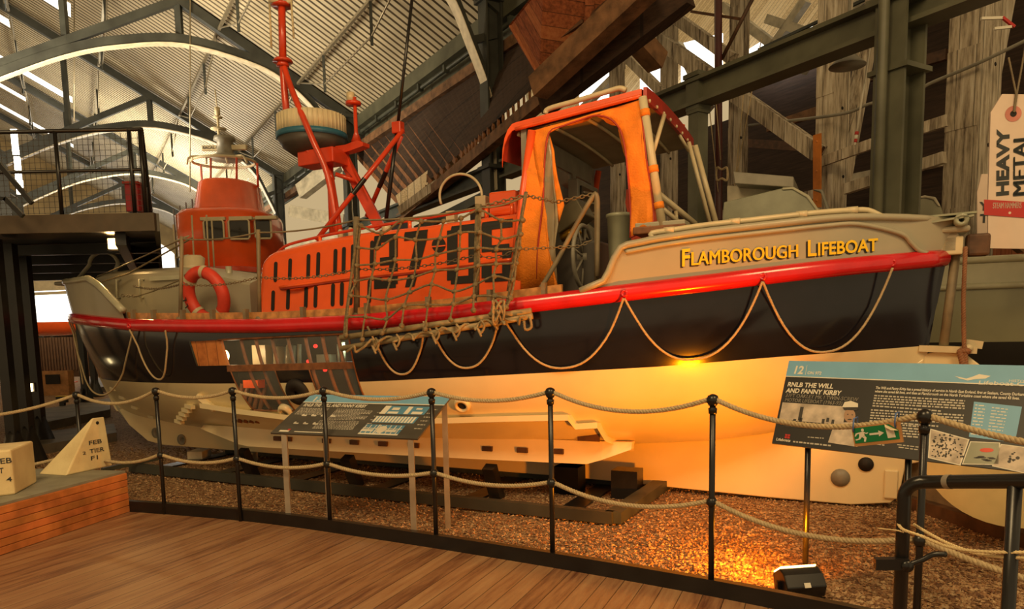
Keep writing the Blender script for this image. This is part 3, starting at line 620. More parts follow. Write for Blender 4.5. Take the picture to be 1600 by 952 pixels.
# oval eyes in the heel
for (px_, py_, mt, r) in ((1313, 747, 'mgrey', 14), (1353, 726, 'slot', 11)):
    x, z = bl(px_, py_, .06); m = MB(); m.lathe([(0, .0), (r*.0055, .0), (r*.0055, .012), (0, .014)], (x, .05, z), 18, (0, 1, 0)); m.build('keel_eye', mt, BT)
x, z = bl(1392, 757, .06); m = MB(); m.box((x, .06, z), (.10, .03, .24)); m.build('heel_plate', 'white', BT, .01)
# rudder with fittings
plate('rudder', [(-.50, 1.33), (-.60, 1.36), (-.78, 1.34), (-.92, 1.22), (-.98, 1.0), (-.92, .78), (-.75, .58), (-.55, .46), (-.42, .42), (-.50, .9)], .07, 'white', bevel=.012)
m = MB(); m.bar((-.46, 0, 1.38), (-.86, 0, 1.36), .16, .05); m.bar((-.78, .0, 1.42), (-.9, 0, 1.40), .1, .06); m.lathe([(0, 0), (.03, 0), (.03, .02), (0, .02)], (-.8, .08, 1.38), 10, (0, 1, 0)); m.build('rudder_strap', 'cream', BT)
x0, z0 = bl(1494, 392, 0); x1, z1 = bl(1471, 566, 0); m = MB(); m.tube([(x0, 0, z0), (x1, 0, z1)], .035, 10); m.build('rudder_stock', 'rail', BT)
m = MB(); x, z = bl(1497, 385, .0); m.box((x+.05, .02, z), (.15, .16, .14)); m.build('stock_bracket', 'cream', BT, .01)
m = MB(); m.box((x-.13, .0, z-.0), (.16, .13, .17)); m.build('rusted_fitting', 'brown', BT, .02)
# red rubbing strake all round
m = MB()
def sheerpath(off=0, dz=0, x0=XS, x1=XB, n=70, side=1): return [V(x, side*(hb(x)+off), zsh(x)+dz) for x in np.linspace(x0, x1, n)]
for side in (1, -1):
    P = sheerpath(.0, .0, XS+.02, XB+.03, 90, side); P = [p*V(1, 1, 1)+V(0, 0, 0) for p in P]
    k = len(P); vs = []; nn = 10
    for i, p in enumerate(P):
        d = P[min(i+1, k-1)]-P[max(i-1, 0)]; d /= np.linalg.norm(d); o_ = np.cross(d, V(0, 0, 1)); o_ *= side*(-1 if o_[1]*side < 0 else 1)*side; o_ = o_/np.linalg.norm(o_)
        if o_[1]*side < 0: o_ = -o_
        for j in range(nn): t = -PI/2+PI*j/(nn-1); vs.append(p+o_*(.075*math.cos(t)**.7 if math.cos(t) > 1e-6 else 0)+V(0, 0, .068*math.sin(t)))
    m.add(vs, [(i*nn+j, i*nn+j+1, (i+1)*nn+j+1, (i+1)*nn+j) for i in range(k-1) for j in range(nn-1)]+[tuple(range(nn)), tuple((k-1)*nn+j for j in range(nn))], True)
m.build('rubbing_strake', 'red', BT)
# deck
m = MB(); G = [[V(x, t*(hb(x)-.02), zsh(x)-.10+.06*(1-t*t)) for t in np.linspace(-1, 1, 9)] for x in np.linspace(XS, XB, 60)]
G = [[p if not (.2 < p[0] < 2.45 and abs(p[1]) < .95*hb(p[0])) else p-V(0, 0, .45) for p in row] for row in G]
m.grid(G); m.build('deck', 'deck', BT)
# varnished toe rail with brackets
for a, b in ((2.15, 7.25),):
    m = MB(); P = sheerpath(-.03, .085, a, b, 40); m.strip([p+V(0, 0, -.035) for p in P], [p+V(0, 0, .045) for p in P], V(0, -.03, 0)); m.build('toe_rail', 'teak', BT)
    m = MB(); P = sheerpath(-.03, .085, a, b, 40, -1); m.strip([p+V(0, 0, -.035) for p in P], [p+V(0, 0, .045) for p in P], V(0, .03, 0)); m.build('toe_rail', 'teak', BT)
for x in (2.3, 2.75, 3.3, 3.9, 4.6, 5.3, 5.75, 6.2, 6.7, 7.1):
    m = MB(); p = V(x, hb(x)-.01, zsh(x)+.09); m.bar(p-V(.02, 0, .05), p+V(-.02, 0, .07), .035, .05); m.build('rail_bracket', 'rail', BT)
# ------------------------------------------------ bulwarks (both sides)
def zsolve(x, w, pts, lo=1.5, hi=2.8):
    X = [q[0] for q in pts]; Y = [q[1] for q in pts]; best = None
    for z in np.arange(lo, hi, .004):
        u, v = bproj(x, w, z); e = abs(v-np.interp(u, X, Y))
        if best is None or e < best[0]: best = (e, z)
    return best[1]
sb = [(962, 392), (1000, 376), (1100, 361), (1200, 350), (1280, 341), (1340, 337), (1420, 339), (1470, 342), (1500, 345)]
xs_ = np.linspace(-.62, 1.62, 40)
ztop = [zsolve(x, hb(x), sb, 2.1, 2.6) for x in xs_]
ztop = list(np.convolve([ztop[0]]*2+ztop+[ztop[-1]]*2, np.ones(5)/5, 'valid'))
fx = [1.67, 1.72, 1.76, 1.80, 1.88, 1.98]; fz = [ztop[-1]-.02, ztop[-1]-.10, ztop[-1]-.2, ztop[-1]-.27, 1.94, 1.90]
bxs = list(xs_)+fx; bzs = list(ztop)+fz
BWO = .012
for side in (1, -1):
    m = MB(); m.smooth = True
    G = []
    for x, zt in zip(bxs, bzs):
        zb = zsh(x)-.02; zt = max(zt, zb+.01); G.append([V(x-(.10*(i/8) if x < -.3 else 0)*min(1, (-.3-x)/.3 if x < -.3 else 0), side*(hb(x)+BWO+.03*(i/8)), zb+(zt-zb)*i/8) for i in range(9)])
    m.grid(G); G2 = [[p-V(0, side*.05, 0) for p in row] for row in G]; m.grid(G2); m.grid([[a[-1] for a in G], [a[-1] for a in G2]])
    m.build('stern_bulwark', 'grey', BT)
    # moulded swept capping, runs down in an S near the stern
    cp = [V(x, side*(hb(x)+BWO+.035), zt-.012) for x, zt in zip(bxs, bzs)]
    m = MB(); m.tube(cp[2:], .028, 8)
    m.build('capping', 'grey', BT)
    m = MB(); cc = smooth([V(1.6, side*(hb(1.6)+.04), ztop[-1]-.06)]+[V(x, side*(hb(x)+.045), zt-.065) for x, zt in list(zip(xs_, ztop))[::-4] if x > -.2]+[V(-.28, side*(hb(-.28)+.05), 2.27), V(-.36, side*(hb(-.36)+.05), 2.20), V(-.42, side*(hb(-.42)+.055), 2.14), V(-.48, side*(hb(-.48)+.05), 2.12)], 4)
    m.tube(cc, [.018]*len(cc), 8); m.build('moulding', 'grey', BT)
# stern capping block and roller fairlead
m = MB(); m.box((-.63, 0, 2.30), (.28, .30, .05)); m.box((-.62, 0, 2.20), (.16, .2, .16)); m.build('stern_cap', 'grey', BT, .02)
m = MB(); a, b = V(-.52, .19, 2.35), V(-.70, .19, 2.35)
m.bar((-.40, .17, 2.345), (-.78, .17, 2.385), .10, .015); m.bar((-.40, -.1, 2.345), (-.78, -.1, 2.385), .10, .015); m.bar((-.43, .03, 2.40), (-.80, .03, 2.41), .34, .015)
m.build('fairlead', 'grn', BT); m = MB(); m.lathe([(.02, -.01), (.05, -.01), (.05, .16), (.02, .16), (.02, -.01)], (-.70, .06, 2.36), 14, (0, 1, 0)); m.build('roller', 'grn', BT)
# bow bulwark
bb = [(108, 441), (144, 436), (160, 447), (180, 462), (200, 475), (222, 487), (245, 496)]
bxs2 = np.linspace(7.2, 9.86, 26)
z2 = [zsolve(x, hb(x), bb, zsh(x)-.02, 2.45) for x in bxs2]
z2 = [max(z, zsh(x)+.02) for z, x in zip(z2, bxs2)]
z2 = [min(z, 1.78+(x-7.0)*.55) if x < 8.2 else z for z, x in zip(z2, bxs2)]
for side in (1, -1):
    m = MB(); G = [[V(xx+(.06*i/6 if xx > 9 else 0), side*(hb(xx)+.01+.05*(i/6)), zsh(xx)+(zt-zsh(xx))*i/6) for i in range(7)] for xx, zt in zip(bxs2, z2)]
    m.grid(G); m.grid([[p-V(0, side*.05, 0) for p in r_] for r_ in G]); m.build('bow_bulwark', 'grey', BT)
    m = MB(); m.tube([r_[-1]-V(0, side*.02, 0) for r_ in G], .04, 8); m.build('capping', 'sagelt', BT)
m = MB(); m.box((9.93, 0, 2.36), (.30, .34, .05)); m.build('stem_head', 'grey', BT, .015)
m = MB(); c0 = bl(163, 425, .1); m.tube([V(c0[0]-.18+.0, .1, c0[1]-.05)]+[V(c0[0]+.0+.2*math.cos(t), .1+.06*math.cos(t), c0[1]+.1+.16*math.sin(t)) for t in np.linspace(PI, 0, 12)]+[V(c0[0]+.5, .14, c0[1]-.08)], .025, 8); m.build('bow_hoop', 'sagelt', BT)
# fore end box with cambered top
m = MB(); W = .5
def ptz(px_, py_): x, z = bl(px_, py_, W); return x, z
E1 = [ptz(150, 434), ptz(186, 430), ptz(272, 426), ptz(330, 434), ptz(390, 446)]
G = []
for (x, z) in E1:
    ww = W*min(1, max(.5, (9.9-x)/.9)); G.append([V(x, ww, 1.7), V(x, ww, z)]+[V(x, ww*math.cos(t), z+.10*math.sin(t)) for t in np.linspace(.3, PI-.3, 7)]+[V(x, -ww, z), V(x, -ww, 1.7)])
m.grid(G, False); m.add(G[-1], [tuple(range(len(G[-1])))], False); m.add(G[0], [tuple(range(len(G[0])))], False); m.build('end_box', 'grey', BT)
m = MB()
for px_ in (183, 219): a, b = bl(px_, 437, W+.05), bl(px_, 465, W+.05); m.tube([V(a[0], W+.0, a[1]), V(a[0], W+.06, a[1]), V(b[0], W+.06, b[1]), V(b[0], W+.0, b[1])], .012, 6)
m.build('grab_handle', 'sagelt', BT)
m = MB(); a, b = bl(235, 436, W+.02), bl(288, 433, W+.02); m.bar(V(a[0], W+.02, a[1]), V(b[0], W+.02, b[1]), .03, .05); m.build('grab_bar', 'sagelt', BT)
m = MB()
x, z = bl(304, 428, .2); m.lathe([(.12, -.2), (.12, .02), (.15, .04), (.15, .06), (.12, .07), (.15, .09), (.12, .11), (.15, .13), (.12, .15), (.13, .24), (.09, .27), (0, .28)], (x, .2, z-.05), 16); m.build('ventilator', 'cream', BT)
m = MB(); x, z = bl(358, 430, .3); m.tube([V(x, .3, z-.08), V(x, .3, z+.1)], .035, 8); m.build('mooring_post', 'sagelt', BT)
# ------------------------------------------------ cut away window with ribs and things inside
def wpt(x, z, off=0): return hp(x, z, 1, off)
m = MB(); X0, X1 = 4.08, 6.19
m.strip([V(X0, .75, .6), V(X1, .75, .6)], [V(X0, .75, 1.66), V(X1, .75, 1.66)], V(0, -.02, 0))
m.add([V(X0, .75, .75), V(X1, .75, .75), V(X1, 1.18, .83), V(X0, 1.20, .83)], [(0, 1, 2, 3)]); m.add([V(X0, .75, 1.62), V(X1, .75, 1.62), V(X1, 1.46, 1.62), V(X0, 1.46, 1.62)], [(0, 1, 2, 3)])
[m.add([V(xx, .75, .8)]+[V(xx, hp(xx, z, 1)[1]-.04, z) for z in np.linspace(.85, 1.6, 8)]+[V(xx, .75, 1.62)], [tuple(range(10))]) for xx in (X0, X1)]
m.build('cutaway_recess', paint('recess', (.05, .05, .035), .6, var=.3, scale=5), BT)
m = MB(); zs_ = lambda x: (zwl(x)+.43, zwl(x)+.18)
P1 = [wpt(x, zs_(x)[0], -.02) for x in np.linspace(5.70, 6.17, 6)]; P2 = [wpt(x, zs_(x)[1], -.02) for x in np.linspace(5.70, 6.17, 6)]
m.strip(P1, P2, V(0, -.02, 0)); m.build('inner_planking', planks('inner_planks', [(.36, .10, .02), (.55, .18, .04), (.65, .24, .06)], .16, math.atan2(U0[1], U0[0])+PI/2, gap=.05, stretch=5), BT)
for k, x in enumerate((5.44, 5.24, 5.03, 4.83, 4.62, 4.42, 4.24)):
    m = MB(); w_ = zwl(x)
    P = [wpt(x, z, -.035) for z in np.linspace(w_+.43, w_-.28, 14)]; m.tube(P, .022, 4); m.build('frame_rib', 'wood', BT)
m = MB(); P = [wpt(x, zwl(x)+.15, -.004) for x in np.linspace(4.08, 5.72, 20)]; m.strip([p+V(0, 0, .032) for p in P], [p-V(0, 0, .032) for p in P], V(0, -.03, 0)); m.build('stringer', 'wood', BT)
m = MB()
for (a, b, c_, d) in ((4.10, 5.72, .43, .43), (4.10, 5.72, -.28, -.28)): P = [wpt(x, zwl(x)+c_, .002) for x in np.linspace(a, b, 20)]; m.tube(P, .010, 4)
for x in (4.10, 5.06, 4.63, 5.67): P = [wpt(x, z, .002) for z in np.linspace(zwl(x)+(.43 if x in (4.10,) else .12), zwl(x)-.28, 12)]; m.tube(P, .009, 4)
m.build('opening_trim', 'wood', BT)
m = MB(); n = 26
G = [[wpt(x, z, -.006) for z in np.linspace(zwl(x)+.43, zwl(x)+.18, 6)] for x in np.linspace(4.1, 5.7, n)]; m.grid(G)
for a, b in ((4.10, 4.63), (5.06, 5.67)): m.grid([[wpt(x, z, -.006) for z in np.linspace(zwl(x)+.12, zwl(x)-.28, 8)] for x in np.linspace(a, b, 8)])
m.build('cutaway_glazing', 'pane', BT)
# machinery inside
def inn(px_, py_, w): x, z = bl(px_, py_, w); return V(x, w, z)
m = MB(); p = inn(354, 557, 1.25); m.lathe([(0, 0), (.06, .02), (.075, .06)], p-V(0, 0, 0), 12, (0, 1, .1)); m.build('cabin_lamp', 'lampw', BT)
pl_ = bpy.data.lights.new('cabin_light', 'POINT'); pl_.energy = 3; pl_.color = (1, .75, .4); pl_.shadow_soft_size = .05; q = bpy.data.objects.new('cabin_light', pl_); COL.objects.link(q); q.parent = BT; q.location = inn(362, 552, 1.30)
pl2 = bpy.data.lights.new('cabin_light', 'POINT'); pl2.energy = 2.5; pl2.color = (.7, 1, .85); pl2.shadow_soft_size = .05; q = bpy.data.objects.new('cabin_light', pl2); COL.objects.link(q); q.parent = BT; q.location = (4.35, 1.2, 1.5)
m = MB(); m.tube([inn(455, 540, 1.1), inn(453, 576, 1.1)], .05, 12); m.tube([inn(468, 538, 1.15), inn(468, 574, 1.15)], .02, 8); m.tube([inn(438, 542, 1.0), inn(438, 574, 1.0)], .07, 12); m.tube([inn(536, 535, 1.15), inn(538, 570, 1.15)], .02, 8); m.tube([inn(528, 538, 1.1), inn(530, 570, 1.1)], .012, 8); m.box(inn(410, 556, 1.0), (.18, .1, .22)); m.box(inn(510, 562, 1.05), (.16, .1, .1)); m.build('machinery', 'cream', BT)
m = MB(); m.box(inn(440, 600, 1.0), (.01, .01, .01)); m.box(inn(397, 600, 1.12), (.20, .1, .08)); m.build('orange_tray', 'orange', BT)
for (a, b) in ((494, 541), (483, 565), (509, 578)):
    m = MB(); p = inn(a, b, 1.32); m.lathe([(0, 0), (.018, 0), (.018, .02), (0, .022)], p, 8, (0, 1, 0)); m.build('indicator', 'redled', BT)
m = MB(); 
for i in range(5): a = inn(380+i*9, 615, 1.05); m.tube([a+V(0, 0, .1), a+V(.05, .1, -.3)], .025, 8)
m.build('pipework', 'wood', BT)
def onh(px_, py_, w=1.3):
    for _ in range(6):
        x, z = bl(px_, py_, w); w = hp(x, max(z, zk(x)+.01), 1)[1]
    return V(x, w, z)
# round fittings in the hull
def ring(px_, py_, w, ro, ri, name, m1, m2):
    p = onh(px_, py_, w); x, z = p[0], p[2]; p = hp(x, z, 1); nrm_ = np.cross(hp(x+.05, z, 1)-p, hp(x, z-.05, 1)-p); nrm_ /= np.linalg.norm(nrm_); nrm_ = nrm_ if nrm_[1] > 0 else -nrm_
    g = MB(); g.lathe([(ri, .0), (ri, .035), (ro*.85, .04), (ro, .01), (ro, -.02)], p, 24, nrm_); o = g.build(name, m1, BT)
    g = MB(); g.lathe([(0, .012), (ri, .012), (ri, .0)], p, 24, nrm_); g.build(name+'_bore', m2, o)
ring(450, 613, 1.42, .135, .03, 'inlet_scoop', 'slot', 'black'); ring(425, 642, 1.35, .085, .04, 'outlet_ring', 'white', 'under'); ring(715, 632, 1.48, .075, .042, 'outlet_ring', 'white', 'slot')
# bilge keels: stepped strip and slotted lower keel
up = [onh(*q) for q in ((322, 632), (380, 641), (455, 650), (560, 656), (700, 655), (800, 652), (893, 650), (904, 664), (938, 662), (950, 682), (988, 698))]
up = [u_ for u_ in up]; m = MB(); P = resample(up, .05); m.strip([p+V(0, .085, .02) for p in P], [p+V(0, -.05, .0) for p in P], V(0, 0, -.05)); m.build('bilge_strip', 'white', BT)
m = MB(); lo = [V(x, hp(x, .62, 1)[1]*.86+.10, .60+.03*math.sin((x-1.8)*.6)) for x in np.linspace(1.75, 6.6, 40)]
m.strip([p for p in lo], [p+V(0, .04, -.20*min(1, (6.75-p[0])*1.2)*min(1, (p[0]-1.6)*2)) for p in lo], V(0, -.08, 0)); m.build('bilge_keel', 'white', BT)
for px_, py_ in ((403, 685), (420, 690), (482, 692), (526, 692), (571, 694), (619, 697), (730, 703), (784, 706), (838, 690)):
    x, z = bl(px_, py_, 1.3); q_ = min(lo, key=lambda p: abs(p[0]-x)); m = MB(); m.box((x, q_[1]+.028, q_[2]-.10), (.10, .03, .045)); m.build('grab_slot', 'brown', BT)
m = MB()
for i in range(5): m = MB(); p = V(6.45+.10*i, hp(6.45+.1*i, .80-.03*i, 1)[1], .86-.05*i); m.bar(p+V(.05, .02, .0), p+V(-.10, .07, -.01), .05, .04); m.build('keel_end_fin', 'white', BT)
m = MB(); m.bar(onh(312, 622)+V(0, .02, .03), onh(340, 640)+V(0, .03, 0), .06, .05)
m.build('keel_end_fin', 'white', BT)
x, z = bl(915, 688, 1.0); m = MB(); p = hp(x, z, 1); m.bar(p+V(.10, .01, .0), p+V(-.10, .01, .0), .02, .08); m.build('scuttle', 'brown', BT)
# ------------------------------------------------ life lines looped along the side
hooks = [9.4, (203, 515), (258, 517), 'g', (575, 520), (662, 515), (782, 505), (976, 478), (1192, 453), (1394, 427)]
def hook(h):
    if isinstance(h, tuple):
        w = 1.3
        for _ in range(5): x, z = bl(h[0], h[1], w); w = hb(x)+.07
    else: x = h
    return V(x, hb(x)+.085, zsh(x)-.05)
def loop(h0, h1, ybot=None, depth=None):
    a, b = hook(h0), hook(h1); L = []
    xm = (a[0]+b[0])/2
    if depth is None:
        w = hp(xm, 1.2, 1)[1]; u, _ = bproj(xm, w, 1.2)
        for _ in range(3): z = bl(u, ybot, w)[1]; w = hp(xm, z, 1)[1]+.02; u, _ = bproj(xm, w, z)
        depth = (a[2]+b[2])/2-z
    for i in range(25):
        t = i/24; x = a[0]+(b[0]-a[0])*t; s_ = abs(2*t-1); z = a[2]+(b[2]-a[2])*t-depth*(1-s_**2.3)
        L.append(V(x, max(hp(x, z, 1)[1]+.025, hb(x)+.075-.9*min(1, (a[2]-z)*3)*.12), z))
    m = MB(); m.rope(L, .011, .04, 5); m.build('life_line', 'rope', BT)
loop(9.55, (203, 515), 615); loop((203, 515), (258, 517), 593); loop((575, 520), (664, 515), 585); loop((666, 515), (782, 505), 575); loop((782, 505), (976, 478), 575); loop((976, 478), (1192, 453), 562); loop((1192, 453), (1394, 427), 550)
loop(9.75, 9.55, 600)
for h in ((203, 515), (976, 478), (1192, 453), (782, 505), (1394, 427)):
    p = hook(h); m = MB(); m.lathe([(.012, 0)]+[(.03, .0), (.03, .012), (.012, .012), (.012, 0)], p+V(0, -.01, .04), 12, (0, 1, 0)); m.build('line_eye', 'red', BT)
# stern rope hanging from the fairlead
m = MB(); a = B3(1506, 388, 0); b = B3(1504, 548, 0); m.rope([a+V(0, .1, 0), (a+b)/2+V(.01, .1, 0), b+V(0, .1, 0)], .018, .06); m.rope([b+V(-.04, .1, .0), b+V(.03, .1, .0), b+V(0, .1, -.12)], .026, .06); m.rope([b+V(.0, .1, .04), b+V(-.02, .1, -.14), b+V(.07, .1, -.17)], .02); m.build('hanging_rope', paint('brown_rope', (.26, .12, .06), .9), BT)
# ------------------------------------------------ lettering on the stern bulwark
def onbul(px_, py_):
    w = .8
    for _ in range(8): x, z = bl(px_, py_, w); w = hb(x)+BWO+.03*max(0, (z-zsh(x)))/.35+.004
    return V(x, w, z)
def bulletters(txts, mt, dx, dy, off):
    m = MB()
    pa, pb = V(1066+dx, 416+dy), V(1372+dx, 391.5+dy)
    parts = [('F', 1.0), ('LAMBOROUGH', .80), ('  ', 1), ('L', 1.0), ('IFEBOAT', .80)]
    cur = 0; lay = []
    for tx, sz in parts:
        if not tx.strip(): cur += .42; continue
        v, f = text_verts(tx, sz, .020); mx = max(q[0] for q in v); mn = min(q[0] for q in v); lay.append((v, f, cur-mn)); cur += mx-mn+.07
    tot = cur-.07
    for v, f, o_ in lay:
        vs = []
        for q in v:
            t = (q[0]+o_)/tot; base = pa+(pb-pa)*t; hgt = 38-4.0*t; vs.append(onbul(base[0]+q[1]*0, base[1]-q[1]*hgt)+V(0, off, 0))
        m.add(vs, f, False)
    return m.build('boat_name', mt, BT)
bulletters(None, 'numerals', -3.0, 2.2, .0); bulletters(None, 'yellow', 0, 0, .004)
# ------------------------------------------------ engine casing
def zt(x):
    return float(np.interp(x, ZTX, ZTZ))
ct = [(400, 406), (438, 390), (501, 374), (576, 361), (675, 350), (740, 341), (803, 332)]
tp_ = sorted([bl(a, b, .74) for a, b in ct]); ZTX = [q[0] for q in tp_]; ZTZ = [q[1]-.02 for q in tp_]
CX0, CX1 = 2.66, bl(391, 450, .9)[0]
def wside(x, z):
    f = (z-1.7)/(zt(x)-1.7); e = max(0, (x-(CX1-.22))/.22); return (.98-.13*f)*math.sqrt(max(.0, 1-.55*e**2.5))
def csec(x):
    e = max(0, (x-(CX1-.30))/.30); top = zt(x)-.32*(1-math.sqrt(max(0, 1-e**2)))*1.0; P = []
    r = .10; wt = wside(x, top-r)
    for z in np.linspace(1.62, top-r, 7): P.append(V(x, wside(x, z), z))
    for t in np.linspace(.15, PI/2, 6): P.append(V(x, wt-r+r*math.cos(t), top-r+r*math.sin(t)))
    for t in np.linspace(.25, .75, 2): P.append(V(x, (wt-r)*(1-t)+0, top+.05*(1-(1-t)**2)))
    P.append(V(x, 0, top+.055)); return P+[V(p[0], -p[1], p[2]) for p in P[-2::-1]]
xs2 = list(np.linspace(CX0, CX1-.3, 24))+list(CX1-.3+.3*np.sin(np.linspace(.1, PI/2, 9)))
G = [csec(x) for x in xs2]; m = MB(); m.grid(G); m.add(G[-1], [tuple(range(len(G[-1])))], False); m.add(G[0], [tuple(range(len(G[0])))], False)
m.build('engine_casing', 'orange', BT)
def cas(px_, py_, off=.007):
    w = .92
    for _ in range(6): x, z = bl(px_, py_, w); w = wside(x, min(z, zt(x)-.10))
    if z > zt(x)-.10: w = w-.10+math.sqrt(max(0, .10**2-(z-zt(x)+.10)**2)) if z < zt(x) else w-.10
    return V(x, w+off, z)
m = MB(); P = [cas(a, b, .006) for a, b in ((394, 455), (440, 449), (500, 441), (560, 433), (640, 425), (720, 415), (806, 405))]; m.tube(smooth(P, 5), .016, 8); m.build('casing_bead', 'orange', BT)
m = MB(); P = [cas(a, b, .002) for a, b in ((394, 458), (440, 452), (500, 444), (560, 436), (640, 428), (720, 418), (806, 408))]; m.tube(smooth(P, 5), .012, 6); m.build('casing_seam', 'dred', BT)
def bot(x): return 451-.062*(x-600)
def topy(x): return 367-.128*(x-600)
def cell(mb, x0, x1, poly):
    vs = [];
    for a, b in poly: X = x0+a*(x1-x0); vs.append(cas(X, bot(X)+(topy(X)-bot(X))*b))
    mb.add(vs, [tuple(range(len(vs)))], False)
def rect(mb, x0, x1, a0, a1, b0, b1):
    for i in range(7):
        c0, c1 = b0+(b1-b0)*i/7, b0+(b1-b0)*(i+1)/7; cell(mb, x0, x1, [(a0, c0), (a1, c0), (a1, c1), (a0, c1)])
DG = {'3': [(0, .92, .86, 1), (.64, 1, .56, .93), (.64, 1, .07, .45), (.25, .9, .43, .58), (0, .92, 0, .14), (0, .32, .14, .26), (0, .30, .77, .87), (.6, .92, .45, .56)],
      '0': [(.12, .88, .87, 1), (.12, .88, 0, .13), (0, .33, .07, .93), (.67, 1, .07, .93)],
      '5': [(0, 1, .86, 1), (0, .33, .50, .86), (.33, .9, .48, .60), (.67, 1, .07, .54), (.1, .9, 0, .13), (0, .33, .07, .28)]}
for ch, x0, x1 in (('3', 585, 622), ('0', 699, 749), ('5', 753, 801)):
    m = MB(); [rect(m, x0, x1, *q) for q in DG[ch]]; m.build('numeral', 'numerals', BT)
m = MB(); rect(m, 632, 668, 0, 1, .84, 1)
for i in range(4):
    b0, b1 = .84*i/4, .84*(i+1)/4; f = lambda b, s: (.04 if s == 0 else .44)+b/.84*(.46 if s == 0 else .56); cell(m, 632, 668, [(f(b0, 0), b0), (f(b0, 1), b0), (f(b1, 1), b1), (f(b1, 0), b1)])
m.build('numeral', 'numerals', BT)
m = MB(); vs = [cas(686+11*math.cos(t), 383-12*math.sin(t), .005) for t in np.linspace(0, 2*PI, 17)[:-1]]; m.add(vs, [tuple(range(16))], False); m.build('numeral_dot', 'numerals', BT)
m = MB(); m.bar(cas(676, 386, .01), cas(697, 384, .01), .012, .012); m.build('dot_bar', 'orange', BT)
sl_u = [(431.5, 409, 441), (454, 404, 438), (482.7, 397, 434), (498, 394, 433), (524.8, 389, 429), (538, 386, 428), (552, 382, 427), (582, 376, 419)]
sl_l = [(427.5, 454, 486), (451, 451, 484), (479, 448, 482), (494, 447, 481), (521, 443, 479), (535, 441, 478), (549, 440, 477), (578, 437, 474)]
for (x, y0, y1) in sl_u+sl_l:
    m = MB(); a, b = cas(x, y0, .003), cas(x-1.0, y1, .003); L = []
    d = (b-a); hw = .022; r_ = V(1, 0, 0)
    for t in np.linspace(0, PI, 7): L.append(a-d/np.linalg.norm(d)*hw*(math.sin(t)-1)+r_*hw*math.cos(t))
    for t in np.linspace(PI, 2*PI, 7): L.append(b-d/np.linalg.norm(d)*hw*(math.sin(t)+1)+r_*hw*math.cos(t))
    m.prism(L, (0, .004, 0)); m.build('vent_slot', 'slot', BT)
# casing roof hand rails and fittings
for s in (1, -1):
    m = MB(); P = [B3(a, b, .62) for a, b in ((436, 392), (452, 382), (500, 370), (560, 358), (640, 345), (700, 335), (760, 324), (800, 318))]; P = [V(p[0], s*.62, p[2]) for p in P]; m.tube(smooth(P, 4), .015, 7); m.build('roof_handrail', 'mast', BT)
    for k in (0, 2, 4, 6, 7): m = MB(); m.tube([P[k], P[k]-V(0, 0, .10)], .02, 7); m.build('rail_foot', 'orange', BT)
def sm(px_, py_, w): return B3(px_, py_, w)
m = MB(); c = sm(797, 318, .3); m.box(c+V(0, 0, -.02), (.28, .36, .22)); m.build('deck_locker', 'orange', BT, .02)
m = MB(); c = sm(755, 318, .2); m.box(c, (.12, .14, .13)); m.build('junction_box', 'cream', BT, .01)
for (a, b, w, r) in ((548, 362, .35, .03), (604, 356, .3, .05), (532, 365, .4, .03)): m = MB(); m.lathe([(0, -.08), (r, -.08), (r, .02), (r*.6, .04), (0, .045)], sm(a, b, w), 12); m.build('roof_fitting', 'cream', BT)
m = MB(); m.tube([sm(720+33*math.cos(t), 306-34*math.sin(t)+0, -.1) for t in np.linspace(-.55, PI+.4, 26)], .014, 8); m.build('loop_aerial', 'cream', BT)
m = MB(); m.box(sm(706, 335, -.1)-V(0, 0, .03), (.1, .08, .12)); m.box(sm(752, 326, -.1)-V(0, 0, .03), (.1, .08, .12)); m.build('aerial_foot', 'cream', BT)
# ------------------------------------------------ radar mast
m = MB(); m.tube([sm(514.5, 232, .05), sm(519.5, 366, .05)], .036, 10); m.build('mast_leg', 'mast', BT)
m = MB(); m.tube([sm(518, 280, .25), sm(532, 366, .35)], .030, 10); m.build('mast_leg', 'mast', BT)
m = MB(); m.bar(sm(533, 240, -.05), sm(594, 356, -.15), .05, .12); m.build('mast_leg', 'mast', BT)
m = MB(); m.prism([sm(a, b, -.05) for a, b in ((526, 232), (541, 230), (556, 272), (574, 308), (560, 285), (541, 262), (520, 250))], V(0, .04, 0)); m.build('mast_gusset', 'mast', BT)
m = MB(); m.tube([sm(524, 272, .1), sm(560, 284, -.05)], .024, 8); m.build('cross_tube', 'mast', BT)
m = MB(); a, b = sm(474, 250, .12), sm(535, 246, .12); m.box((a+b)/2, (abs(a[0]-b[0])*.9, .26, .16)); m.build('radar_platform', 'mast', BT, .01)
m = MB(); m.prism([sm(a, b, .05) for a, b in ((500, 232), (540, 226), (557, 219), (567, 222), (567, 228), (545, 236), (505, 246))], V(0, -.12, 0)); m.build('lamp_bracket', 'mast', BT)
m = MB(); m.lathe([(.06, 0), (.022, .10), (.02, .47)], sm(557, 222, 0), 10); m.lathe([(.0, 0), (.085, .0), (.085, .03), (0, .035)], sm(552, 164, 0), 12); m.build('lamp_post', 'mast', BT)
m = MB(); m.lathe([(0, 0), (.045, .0), (.045, .10), (0, .11)], sm(548, 160, 0), 12); m.build('mast_light', 'cream', BT)
c = sm(488, 214, .05)
m = MB(); n_ = 44; m.lathe([(.37, .015), (.37, .205), (.35, .22), (0, .24)], c, n_); 
for i in range(n_): t = 2*PI*i/n_; m.tube([c+V(.37*math.cos(t), .37*math.sin(t), .02), c+V(.37*math.cos(t), .37*math.sin(t), .21)], .010, 4)
rd = m.build('radar_scanner', 'creamp', BT)
m = MB(); m.lathe([(.375, -.04), (.39, -.035), (.39, .02), (.375, .022)], c, 40); m.build('scanner_band', 'blue', rd)
